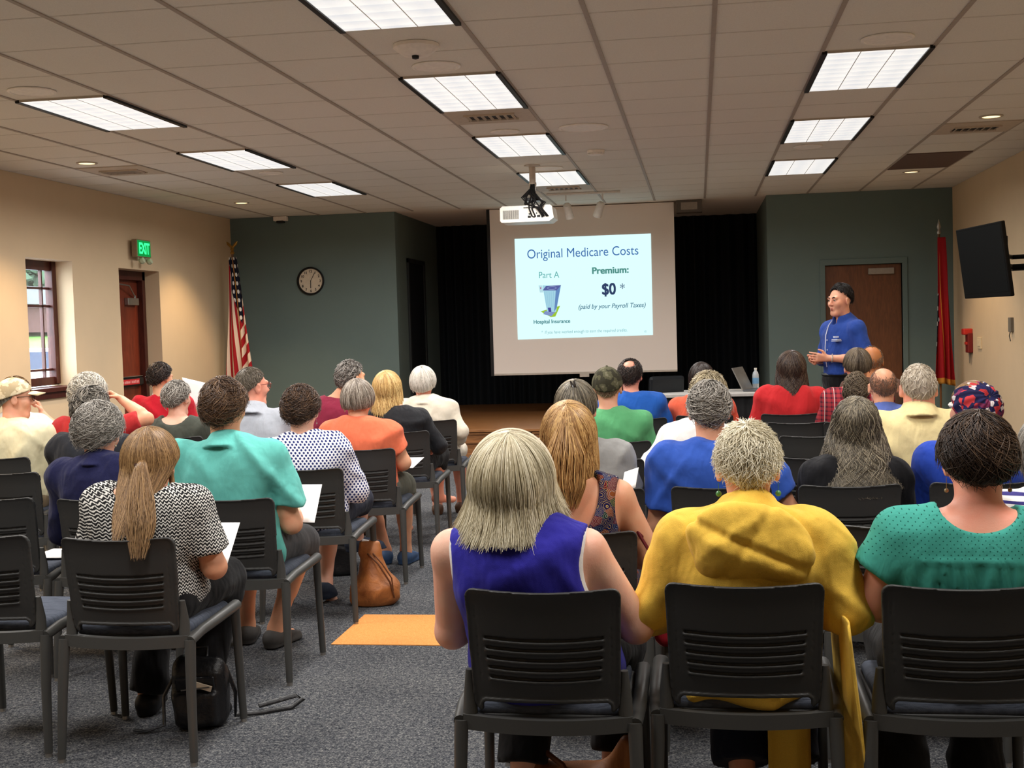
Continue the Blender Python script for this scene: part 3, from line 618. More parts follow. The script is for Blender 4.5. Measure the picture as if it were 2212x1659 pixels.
# ------------------------------------------------------------------ implicit surfaces: smooth unions of tapered limbs, meshed with surface nets
def axis_pts(lo, hi, h, fine=()):
    p = lo; out = [lo]
    while p < hi:
        st = h
        for a, b, hf in fine:
            if a-h < p < b: st = min(st, hf)
        p += st; out.append(p)
    return np.array(out, np.float32)
class SDF:
    def __init__(s, xs, ys, zs):
        s.a = (xs, ys, zs); s.D = np.full((len(xs), len(ys), len(zs)), .3, np.float32)
    def win(s, lo, hi, m):
        sl = []
        for k in range(3):
            i = max(0, np.searchsorted(s.a[k], lo[k]-m)-1); j = min(len(s.a[k]), np.searchsorted(s.a[k], hi[k]+m)+1); sl.append(slice(i, max(i, j)))
        return tuple(sl)
    def pts(s, sl):
        x, y, z = s.a[0][sl[0]][:, None, None], s.a[1][sl[1]][None, :, None], s.a[2][sl[2]][None, None, :]
        return x, y, z
    def put(s, sl, d, k, op='u'):
        A = s.D[sl]
        if op == 'u':
            if k > 0:
                h = np.clip(.5+.5*(A-d)/k, 0, 1); s.D[sl] = A*(1-h)+d*h-k*h*(1-h)
            else: s.D[sl] = np.minimum(A, d)
        elif op == 's':
            d = -d
            if k > 0:
                h = np.clip(.5-.5*(A-d)/k, 0, 1); s.D[sl] = A*(1-h)+d*h+k*h*(1-h)
            else: s.D[sl] = np.maximum(A, d)
        elif op == 'i': s.D[sl] = np.maximum(A, d)
    def rc(s, a, b, r1, r2, k=.02, op='u', cap=False, fy=1.0):
        a = np.asarray(a, float); b = np.asarray(b, float); R = max(r1, r2)
        sl = s.win(np.minimum(a, b)-R, np.maximum(a, b)+R, max(k, .03)+.01); x, y, z = s.pts(sl)
        if x.size*y.size*z.size == 0: return s
        ba = b-a; L2 = ba @ ba+1e-12
        px, py, pz = x-a[0], y-a[1], z-a[2]
        tt = (px*ba[0]+py*ba[1]+pz*ba[2])/L2; t_ = np.clip(tt, 0, 1)
        d = np.sqrt((px-t_*ba[0])**2+((py-t_*ba[1])/fy)**2+(pz-t_*ba[2])**2)-(r1+(r2-r1)*t_)
        if cap: d = np.maximum(d, np.maximum(tt-1, -tt-9)*math.sqrt(L2))
        s.put(sl, d.astype(np.float32), k, op); return s
    def el(s, c, r, k=.02, R=None, op='u'):
        c = np.asarray(c, float); r = np.asarray(r, float); m = max(r)
        sl = s.win(c-(m if R is not None else r), c+(m if R is not None else r), max(k, .03)+.01); x, y, z = s.pts(sl)
        if x.size*y.size*z.size == 0: return s
        x, y, z = x-c[0], y-c[1], z-c[2]
        if R is not None:
            x, y, z = R[0, 0]*x+R[1, 0]*y+R[2, 0]*z, R[0, 1]*x+R[1, 1]*y+R[2, 1]*z, R[0, 2]*x+R[1, 2]*y+R[2, 2]*z
        k0 = np.sqrt((x/r[0])**2+(y/r[1])**2+(z/r[2])**2); k1 = np.sqrt((x/r[0]**2)**2+(y/r[1]**2)**2+(z/r[2]**2)**2)
        d = k0*(k0-1)/(k1+1e-9)
        s.put(sl, d.astype(np.float32), k, op); return s
    def bx(s, c, hs, rad=.01, k=0., R=None, op='u'):
        c = np.asarray(c, float); m = np.linalg.norm(hs) if R is not None else np.asarray(hs)
        sl = s.win(c-m, c+m, max(k, .03)+.01); x, y, z = s.pts(sl); x, y, z = x-c[0], y-c[1], z-c[2]
        if R is not None:
            x, y, z = R[0, 0]*x+R[1, 0]*y+R[2, 0]*z, R[0, 1]*x+R[1, 1]*y+R[2, 1]*z, R[0, 2]*x+R[1, 2]*y+R[2, 2]*z
        q = [np.abs(v)-(h-rad) for v, h in zip((x, y, z), hs)]
        d = np.sqrt(np.maximum(q[0], 0)**2+np.maximum(q[1], 0)**2+np.maximum(q[2], 0)**2)+np.minimum(np.maximum(q[0], np.maximum(q[1], q[2])), 0)-rad
        s.put(sl, d.astype(np.float32), k, op); return s
    def ring(s, c, R0, n, hw, th, k=.01, sy=1.0):
        """a collar-like band round the axis n"""
        c = np.asarray(c, float); n = np.asarray(n, float); n /= np.linalg.norm(n); m = R0+.05
        sl = s.win(c-m, c+m, .03); x, y, z = s.pts(sl); x, y, z = x-c[0], (y-c[1]), z-c[2]
        h = x*n[0]+y*n[1]+z*n[2]; rr = np.sqrt(np.maximum(x*x+(y/sy)**2+z*z-h*h, 0))-R0-h*-.5
        qx, qy = np.abs(rr)-th, np.abs(h)-hw
        d = np.sqrt(np.maximum(qx, 0)**2+np.maximum(qy, 0)**2)+np.minimum(np.maximum(qx, qy), 0)-.003
        s.put(sl, d.astype(np.float32), k); return s
    def cutplane(s, p, n):
        n = np.asarray(n, float); n /= np.linalg.norm(n); x, y, z = s.pts((slice(None),)*3)
        s.D = np.maximum(s.D, ((x-p[0])*n[0]+(y-p[1])*n[1]+(z-p[2])*n[2]).astype(np.float32)); return s
    def folds(s, seed, amp, freq=38):
        rg = np.random.default_rng(seed); x, y, z = s.pts((slice(None),)*3); d = 0
        for i in range(4):
            v = rg.normal(size=3)*np.array([1, .8, .75]); v *= freq*(.6+.25*i)/np.linalg.norm(v)
            q = rg.normal(size=3)*9; d = d+np.sin(x*v[0]+y*v[1]+z*v[2]+1.3*np.sin(x*q[0]+y*q[1]+z*q[2])+rg.uniform(0, 6))/(1+.5*i)
        r_ = 0
        for i in range(3):
            sg = 1 if rg.uniform() < .5 else -1; a_ = rg.uniform(.5, 1.0)*sg; fq = freq*rg.uniform(.55, .85)
            q = rg.normal(size=3)*7; ph = fq*(z*.75+a_*x+.3*y)+1.6*np.sin(x*q[0]+y*q[1]+z*q[2]+i)+rg.uniform(0, 6)
            mk = np.clip(.5+1.1*np.sin(x*rg.uniform(6, 11)+z*rg.uniform(5, 9)+y*6+rg.uniform(0, 6)), 0, 1)
            r_ = r_+np.exp(-(np.sin(ph*.5)/.34)**2)*mk
        s.D += (amp*d-amp*1.9*r_).astype(np.float32); return s
    def nets(s, name, smooth=True):
        D = s.D; D[0] = D[-1] = .05; D[:, 0] = D[:, -1] = .05; D[:, :, 0] = D[:, :, -1] = .05
        S = D < 0; nx, ny, nz = (n-1 for n in D.shape)
        cnt = np.zeros((nx, ny, nz), np.uint8)
        cor = [(i, j, k) for i in (0, 1) for j in (0, 1) for k in (0, 1)]
        for i, j, k in cor: cnt += S[i:nx+i, j:ny+j, k:nz+k]
        act = (cnt > 0) & (cnt < 8); idx = np.argwhere(act); vid = np.full((nx, ny, nz), -1, np.int32); vid[act] = np.arange(len(idx))
        V = {c: D[idx[:, 0]+c[0], idx[:, 1]+c[1], idx[:, 2]+c[2]] for c in cor}
        pos = np.zeros((len(idx), 3)); num = np.zeros(len(idx))
        for c in cor:
            for ax in range(3):
                if c[ax] == 0:
                    e = list(c); e[ax] = 1; e = tuple(e); cr = (V[c] < 0) != (V[e] < 0); dv = V[c]-V[e]; t_ = np.where(cr, V[c]/np.where(dv == 0, 1, dv), 0)
                    p = np.array(c, float)[None].repeat(len(idx), 0); p[:, ax] += t_; pos += p*cr[:, None]; num += cr
        pos = pos/num[:, None]+idx
        P = np.stack([np.interp(pos[:, k], np.arange(len(s.a[k])), s.a[k]) for k in range(3)], 1)
        F = []
        for ax in range(3):
            A = S.take(range(0, D.shape[ax]-1), ax); B = S.take(range(1, D.shape[ax]), ax); ch = A != B
            q = np.argwhere(ch); o1, o2 = [(1, 2), (2, 0), (0, 1)][ax]
            ok = (q[:, o1] > 0) & (q[:, o2] > 0) & (q[:, o1] < (nx, ny, nz)[o1]) & (q[:, o2] < (nx, ny, nz)[o2]); q = q[ok]
            def g(d1, d2): r = q.copy(); r[:, o1] -= d1; r[:, o2] -= d2; return vid[r[:, 0], r[:, 1], r[:, 2]]
            f = np.stack([g(1, 1), g(0, 1), g(0, 0), g(1, 0)], 1)
            fl_ = ~A[q[:, 0], q[:, 1], q[:, 2]]; f[fl_] = f[fl_][:, ::-1]; F.append(f)
        F = np.concatenate(F); F = F[(F >= 0).all(1)]
        return fast_mesh(name, P, F, smooth)
def fast_mesh(name, P, F, smooth=True, tone=None):
    me = bpy.data.meshes.new(name); n = len(F); kf = F.shape[1]
    me.vertices.add(len(P)); me.vertices.foreach_set('co', np.asarray(P, np.float32).ravel())
    me.loops.add(n*kf); me.loops.foreach_set('vertex_index', F.astype(np.int32).ravel())
    me.polygons.add(n); me.polygons.foreach_set('loop_start', np.arange(0, n*kf, kf, dtype=np.int32)); me.polygons.foreach_set('loop_total', np.full(n, kf, np.int32))
    if smooth: me.polygons.foreach_set('use_smooth', np.ones(n, bool))
    if tone is not None: at = me.attributes.new('tone', 'FLOAT', 'POINT'); at.data.foreach_set('value', np.asarray(tone, np.float32))
    me.update(calc_edges=True); return me

# ------------------------------------------------------------------ the stacking chair (origin: floor, midway between the rear feet; faces +Y)
M_ch = flat('charcoal_plastic', (50, 50, 49), .5, .35, 0, .04, 400, .04); M_fr = flat('charcoal_frame', (64, 64, 62), .45, .4, 0, .04, 300, .03)
t = NT('seat_fabric'); v = t.obj((1, 14, 1), (0, 0, .1)); n1 = t.noise(v, 12, 3, .6, .5); n2 = t.noise(t.obj(), 700, 1); t.bump(n2, .3, .003)
M_seat = t.set(t.ramp(n1, [(.3, lin((44, 48, 58))), (.5, lin((84, 90, 102))), (.7, lin((58, 62, 74)))]), .9, .15)
def make_chair(label):
    r = thing('stacking_chair', label, 'chair')
    f = SDF(axis_pts(-.235, .235, .0042), axis_pts(-.065, .1, .0035), axis_pts(.445, .84, .0036)); x, y, z = f.pts((slice(None),)*3)
    bul = -.032*(1-(x/.215)**2); zz = z-.012*(x/.215)**2+.012
    hw = .200+.012*(z-.47)/.35
    yc = .052-.05*((z-.47)/.35)+bul*(1-.25*np.clip((.55-z)/.1, 0, 1))+.012*np.clip((z-.74)/.08, 0, 1)**2*-1
    qx, qz = np.abs(x)-(hw-.03), np.abs(zz-.643)-(.176-.03)
    d = np.sqrt(np.maximum(qx, 0)**2+np.maximum(qz, 0)**2)+np.minimum(np.maximum(qx, qz), 0)-.03
    th = .0055+.004*np.clip(1+d/.012, 0, 1)
    d = np.maximum(d, np.abs(y-yc)-th)
    # opening above the rear rail
    ox, oz = np.abs(x)-(.180-.018), np.abs(z-.463)-(.036-.018); do = np.sqrt(np.maximum(ox, 0)**2+np.maximum(oz, 0)**2)+np.minimum(np.maximum(ox, oz), 0)-.018
    d = np.maximum(d, -do)
    rim = np.maximum(np.abs(do)-.005, np.abs(y-yc)-.011); d = np.minimum(d, np.where(z > .47, rim, 1))
    for i in range(5):
        zc = .683-.0275*i; hs = .162-.003*i; dz = zz-zc
        slot = np.maximum(np.maximum(np.abs(x)-hs, np.abs(dz)-.0050), y-yc-.001); d = np.maximum(d, -slot)
        lip = np.sqrt((dz+.0075)**2+(y-yc+.006)**2)-.0048; lip = np.maximum(lip, np.abs(x)-hs-.002); d = np.minimum(d, lip)
    for sx in (-1, 1):
        gr = np.maximum(np.abs(sx*x-(hw-.026))-.0016, np.abs(z-.66)-.11); gr = np.maximum(gr, y-yc+.004); d = np.maximum(d, -gr)
    f.D = d.astype(np.float32)
    me = f.nets('backrest'); link('backrest', me, M_ch, r)
    m = MB(); n = 20
    V = []
    for i in range(n+1):
        xx = -.232+.464*i/n; b = -.028*(1-(xx/.232)**2)+.028; V.append((xx, b))
    for i in range(n):
        (xa, ya), (xb, yb) = V[i], V[i+1]; ca, cb_ = .006*(1-(xa/.232)**2), .006*(1-(xb/.232)**2)
        m.add([(xa, ya, .416-ca), (xa, ya, .457-ca), (xa, ya+.03, .457-ca), (xa, ya+.03, .416-ca), (xb, yb, .416-cb_), (xb, yb, .457-cb_), (xb, yb+.03, .457-cb_), (xb, yb+.03, .416-cb_)], [(0, 4, 5, 1), (1, 5, 6, 2), (2, 6, 7, 3), (3, 7, 4, 0)] + ([(0, 1, 2, 3)] if i == 0 else []) + ([(4, 7, 6, 5)] if i == n-1 else []))
    m.build('rear_rail', M_fr, r)
    for s in (-1, 1):
        m = MB(); m.tube([(s*.215, .045, .425), (s*.213, .05, .5), (s*.212, .04, .58)], [.018, .016, .009], 10, True, 1.2); m.build('back_post', M_fr, r, True)
        m = MB(); m.tube([(s*.240, .03, .437), (s*.246, .12, .455), (s*.246, .3, .462), (s*.244, .46, .468), (s*.232, .51, .462)], [.019, .02, .021, .023, .012], 12, True, .95); m.build('side_rail', M_fr, r, True)
    for s in (-1, 1):
        m = MB(); m.tube([(s*.238, .035, .44), (s*.243, .015, .25), (s*.25, 0, .014)], [.020, .0175, .0145], 12); l = m.build('leg', M_fr, r, True)
        m = MB(); m.cyl((s*.25, 0, .014), (s*.25, 0, 0), .012, 12, .0135); m.build('foot_glide', M_chrome, l, True)
        m = MB(); m.tube([(s*.238, .465, .455), (s*.241, .478, .25), (s*.246, .49, .014)], [.0185, .0165, .0145], 12); l = m.build('leg', M_fr, r, True)
        m = MB(); m.cyl((s*.246, .49, .014), (s*.246, .49, 0), .012, 12, .0135); m.build('foot_glide', M_chrome, l, True)
    f = SDF(axis_pts(-.25, .25, .012), axis_pts(.03, .55, .012), axis_pts(.40, .50, .006))
    f.bx((0, .285, .437), (.222, .225, .014), .013, 0); link('seat_shell', f.nets('seat_shell'), M_ch, r)
    f = SDF(axis_pts(-.23, .23, .012), axis_pts(.03, .55, .012), axis_pts(.42, .52, .005))
    f.bx((0, .28, .457), (.208, .215, .024), .022, 0); x, y, z = f.pts((slice(None),)*3); f.D += (.008*np.exp(-(x/.12)**2-((y-.22)/.13)**2)).astype(np.float32)
    link('seat_cushion', f.nets('seat_cushion'), M_seat, r)
    return r
# ------------------------------------------------------------------ people
V3 = lambda *a: np.array(a, float)
def unit(v): v = np.asarray(v, float); return v/(np.linalg.norm(v)+1e-12)
def head_prims(f, H, R, ear=1):
    T = lambda x, y, z: H + R @ V3(x, y, z)
    f.el(T(0, -.010, .028), (.0755, .093, .087), .02, R); f.el(T(0, .022, -.035), (.059, .066, .083), .03, R)
    f.rc(T(-.018, .062, -.1), T(.018, .062, -.1), .021, .021, .03)
    for s in (-1, 1):
        f.el(T(s*.040, .058, -.018), (.026, .026, .03), .02, R); f.el(T(s*.031, .096, .012), (.018, .013, .011), .012, R, 's')
    f.rc(T(-.042, .076, .029), T(.042, .076, .029), .013, .013, .015)
    f.rc(T(0, .087, .014), T(0, .110, -.022), .008, .0125, .012)
    for s in (-1, 1): f.el(T(s*.011, .098, -.026), (.009, .011, .008), .008, R)
    f.rc(T(-.018, .083, -.054), T(.018, .083, -.054), .0075, .0075, .008); f.rc(T(-.014, .082, -.066), T(.014, .082, -.066), .008, .008, .008)
    if ear:
        for s in (-1, 1):
            E_ = R @ rot(-s*.45, .0, 0)
            f.el(T(s*.081, -.008, -.004), (.0085, .021, .033), .008, E_); f.el(T(s*.092, -.004, -.002), (.006, .011, .017), .006, E_, 's')
def hand_prims(f, W, d, n, s, curl=.6, spread=1.0):
    """wrist, pointing direction, palm normal, s = +1 when the thumb leaves along cross(n, d)"""
    d = unit(d); n = unit(n - d*(np.asarray(n) @ d)); q = np.cross(n, d)*s
    for o in (-.024, -.008, .008, .024): f.rc(W+d*.012+q*o*.55, W+d*.085+q*o, .0155, .0125, .012)
    for i, (o, L) in enumerate(((.030, .072), (.010, .080), (-.010, .075), (-.029, .058))):
        b = W+d*(.088-.004*abs(i-1))+q*o; c = curl*(1+.12*i); p = b; a = c*.45
        for j, ll in enumerate((.45, .31, .26)):
            e = p + L*ll*(unit(d+q*o*1.5*spread)*math.cos(a) + n*math.sin(a)); f.rc(p, e, .0088-.0009*j, .0083-.001*j, .003); p = e; a += c*.75
    b = W+d*.028+q*.026; e = b+.036*unit(d*.62+q*.75+n*.25*curl); f.rc(b, e, .0125, .0098, .008); f.rc(e, e+.034*unit(d*.9+q*.30+n*.35*curl), .0096, .0078, .003)
def torso_prims(f, J, g=0., k=.05):
    P, N = J['P'], J['N']; sw, bl, fat = J['sw'], J['belly'], J['fat']
    L = lambda t_, dy=0: P*(1-t_)+N*t_+V3(0, dy, 0)
    cw = sw*.93
    f.el(P+V3(0, .01, -.01), (.168*fat+g, .135+g, .12+g), k); f.el(L(.3, .03*bl), (cw*.93*fat+g, .118+.035*bl+g, .16+g), k)
    f.el(L(.60, .01), (cw+g, .115+.02*bl+g, .17+g), k); f.el(L(.76, .0), (cw*.96+g, .09+g, .10+g), k)
    for s in (-1, 1):
        f.rc(N+V3(s*.030, -.005, -.006), J['S'][s]+V3(-s*.03, 0, .002), .036+g, .043+g, .03); f.el(J['S'][s]+V3(0, 0, -.008), (.052+g, .054+g, .058+g), .03)
        f.el(L(.68, -.05)+V3(s*cw*.5, 0, .02), (.08+g, .045+g, .11+g), k)
def shade(c, k_): return tuple(min(255, max(0, v*k_)) for v in c)
def flow(H, R, cfg, phi, l, off):
    tl = math.radians(cfg.get('tilt', 20)); ez = V3(0, -math.sin(tl), math.cos(tl)); eb = V3(0, -math.cos(tl), -math.sin(tl)); ex = V3(1, 0, 0)
    b, s, fr = (math.radians(v) for v in cfg['end']); db, ds, df = cfg.get('drop', (0, 0, 0)); th0, th1 = cfg.get('th', (.012, .012)); hs = cfg.get('hs', 1.0)
    wb = ((1+np.cos(phi))/2)**3; wf = ((1-np.cos(phi))/2)**3; ws = 1-wb-wf
    te = wb*b+ws*s+wf*fr; dr = wb*db+ws*ds+wf*df
    arc = te*.1; Tt = arc+dr
    ll = l*Tt; th = np.minimum(ll, arc)/.1
    d = np.cos(th)[..., None]*ez + np.sin(th)[..., None]*(np.cos(phi)[..., None]*eb+np.sin(phi)[..., None]*ex)
    pr_ = np.clip(th/te, 0, 1); tk = th0+(th1-th0)*np.sin(pr_*PI/2)**2 + off
    A = V3(.0785, .0985, .100)*hs; n = d/A; n /= np.linalg.norm(n, axis=-1, keepdims=True)
    p = V3(0, -.009, .016)+d*A+n*tk[..., None]
    p = H + p @ R.T
    ex_ = np.maximum(ll-arc, 0); h = np.stack([np.sin(phi), -np.cos(phi), 0*phi], -1) @ R.T; h[..., 2] = 0
    fl_, cu = cfg.get('flare', .1), cfg.get('curl', 0)
    dn = -ex_; push = fl_*ex_ - cu*ex_**2
    p = p + h*push[..., None]; p[..., 2] += dn; p[..., 1] -= cfg.get('back', 0)*ex_
    return p, Tt
def hair_mesh(H, R, cfg, seed):
    rg = np.random.default_rng(seed); N, M, L = cfg['N'], cfg.get('M', 8), cfg.get('L', .4); rad = cfg.get('rad', .0018)
    P = []; F = []; tone = []; nv = 0
    start = cfg.get('start', 0)
    if cfg.get('shell', 1):
        a, b_ = 56, 24
        ph = np.linspace(0, 2*PI, a, endpoint=False)[:, None].repeat(b_, 1); l = np.linspace(start+.002, 1, b_)[None].repeat(a, 0)
        st = rg.normal(size=(a, 1))*.0015
        q, _ = flow(H, R, cfg, ph, l, np.full((a, b_), cfg.get('shell_off', -.004))+st*(l**.5))
        q2, _ = flow(H, R, cfg, ph[:, :1], l[:, -1:]*.97, np.full((a, 1), -.03)); q = np.concatenate([q, q2], 1); b2 = b_+1
        idx = np.arange(a*b2).reshape(a, b2); r_ = np.roll(idx, -1, 0)
        F.append(np.stack([idx[:, :-1], r_[:, :-1], r_[:, 1:], idx[:, 1:]], -1).reshape(-1, 4)); P.append(q.reshape(-1, 3)); nv += a*b2
        tone.append(np.clip(.25+.2*rg.normal(size=(a, 1)), 0, 1).repeat(b2, 1).ravel())
    if N:
        ph0 = rg.uniform(0, 2*PI, N); t_ = np.linspace(0, 1, M)[None]
        l0 = start+(1-start-L)*rg.uniform(0, 1, N)**cfg.get('dens', .7); l = l0[:, None]+L*t_
        l = l + rg.normal(size=(N, 1))*cfg.get('tipj', .04)*t_
        wa, wf_ = cfg.get('wave', (.05, 1)); wl = 1 if L > .7 else .7
        ph = ph0[:, None]+wa*np.sin(wf_*2*PI*l+rg.uniform(0, 6, (N, 1)))*np.minimum(1, 2*l) + cfg.get('swirl', 0)*t_ + rg.normal(size=(N, 1))*cfg.get('phj', .05)*t_
        off = rg.uniform(-.004, cfg.get('vol', .004), (N, 1)) + cfg.get('lift', 0)*t_**1.5*rg.uniform(.5, 1.2, (N, 1)) + cfg.get('curlamp', 0)*np.sin(t_*PI*cfg.get('curln', 1)+rg.uniform(0, 1, (N, 1)))
        q, _ = flow(H, R, cfg, ph, np.clip(l, 0, 1.06), off)
        add_strands(q, rad, rg.uniform(0, 1, N)**cfg.get('tonep', 1), P, F, tone, nv)
        nv += N*M*3
    return P, F, tone, nv
def add_strands(q, rad, tn, P, F, tone, nv):
    N, M = q.shape[:2]; T = np.gradient(q, axis=1); T /= np.linalg.norm(T, axis=2, keepdims=True)+1e-9
    A1 = np.cross(T, unit((.3, .5, .8))); A2 = np.cross(T, unit((.8, -.55, .2))); n1, n2 = (np.linalg.norm(a, axis=2).min(1) for a in (A1, A2))
    A = np.where((n1 > n2)[:, None, None], A1, A2); A /= np.linalg.norm(A, axis=2, keepdims=True)+1e-9; B = np.cross(T, A)
    r = rad*np.interp(np.linspace(0, 1, M), [0, .1, .7, 1], [.6, 1, .9, .25])[None, :, None]
    ring = np.stack([q+r*(A*math.cos(a)+B*math.sin(a)) for a in (0, 2*PI/3, 4*PI/3)], 2)
    idx = np.arange(N*M*3).reshape(N, M, 3)+nv
    F.append(np.stack([np.stack([idx[:, :-1, k], idx[:, :-1, (k+1) % 3], idx[:, 1:, (k+1) % 3], idx[:, 1:, k]], -1) for k in range(3)], 2).reshape(-1, 4))
    P.append(ring.reshape(-1, 3)); tone.append(np.repeat(tn, M*3))
def bundle(path, rads, n, rad, seed, P, F, tone, nv, M=16, wave=.25, tip=.12):
    """a lock of strands following a path (ponytail, curls)"""
    rg = np.random.default_rng(seed); path = np.array(path, float); tt = np.linspace(0, 1, len(path)); t_ = np.linspace(0, 1, M)
    c = np.stack([np.interp(t_, tt, path[:, k]) for k in range(3)], 1)
    for _ in range(2): c[1:-1] = (c[:-2]+2*c[1:-1]+c[2:])/4
    r = np.interp(t_, tt, rads); ang = rg.uniform(0, 2*PI, n); rr = np.sqrt(rg.uniform(0, 1, n))
    T = np.gradient(c, axis=0); T /= np.linalg.norm(T, axis=1)[:, None]; A = np.cross(T, V3(0, 1, 0.05)); A /= np.linalg.norm(A, axis=1)[:, None]; B = np.cross(T, A)
    a = ang[:, None]+wave*np.sin(t_[None]*5+rg.uniform(0, 6, (n, 1)))
    ln = 1-rg.uniform(0, tip, n)
    q = c[None]+(r[None]*rr[:, None])[..., None]*(np.cos(a)[..., None]*A[None]+.75*np.sin(a)[..., None]*B[None])
    ql = np.empty_like(q)
    for i in range(n):
        for k in range(3): ql[i, :, k] = np.interp(t_*ln[i], t_, q[i, :, k])
    add_strands(ql, rad, rg.uniform(0, 1, n), P, F, tone, nv); return nv+n*M*3
HAIR = {
 'short': dict(end=(112, 90, 70), th=(.016, .010), L=.22, N=1100, M=6, lift=.010, wave=(.35, 1.5), rad=.0022, phj=.3, vol=.007),
 'crop': dict(end=(110, 86, 70), th=(.007, .004), L=.12, N=900, M=4, lift=.002, wave=(.1, 1.5), rad=.0020, phj=.1, shell_off=-.002),
 'fluffy': dict(end=(112, 98, 74), th=(.026, .022), L=.3, N=1100, M=7, lift=.006, wave=(.6, 2.2), rad=.0023, phj=.4, curlamp=.006, curln=2, vol=.010),
 'spiky': dict(end=(118, 92, 68), th=(.016, .006), L=.20, N=2600, M=5, lift=.020, wave=(.2, 1.5), rad=.0013, phj=.25, dens=.6, tonep=.8),
 'bob': dict(end=(118, 108, 66), th=(.026, .036), drop=(.012, .03, 0), flare=-.15, curl=0, L=.75, N=1300, M=10, wave=(.06, 1), rad=.0021, tipj=.03),
 'long': dict(end=(104, 104, 64), th=(.016, .022), drop=(.20, .17, 0), flare=.10, L=.86, N=1900, M=13, wave=(.12, 1.3), rad=.0019, tipj=.05, back=.08),
 'tied': dict(end=(98, 92, 68), th=(.014, .012), L=.85, N=1300, M=9, wave=(.03, 1), rad=.0017, tipj=.02),
 'fringe': dict(shell=0, end=(110, 88, 0), th=(.003, .003), start=.50, L=.06, N=3000, M=4, lift=.0005, wave=(.05, 1), rad=.0018, shell_off=-.002),
}
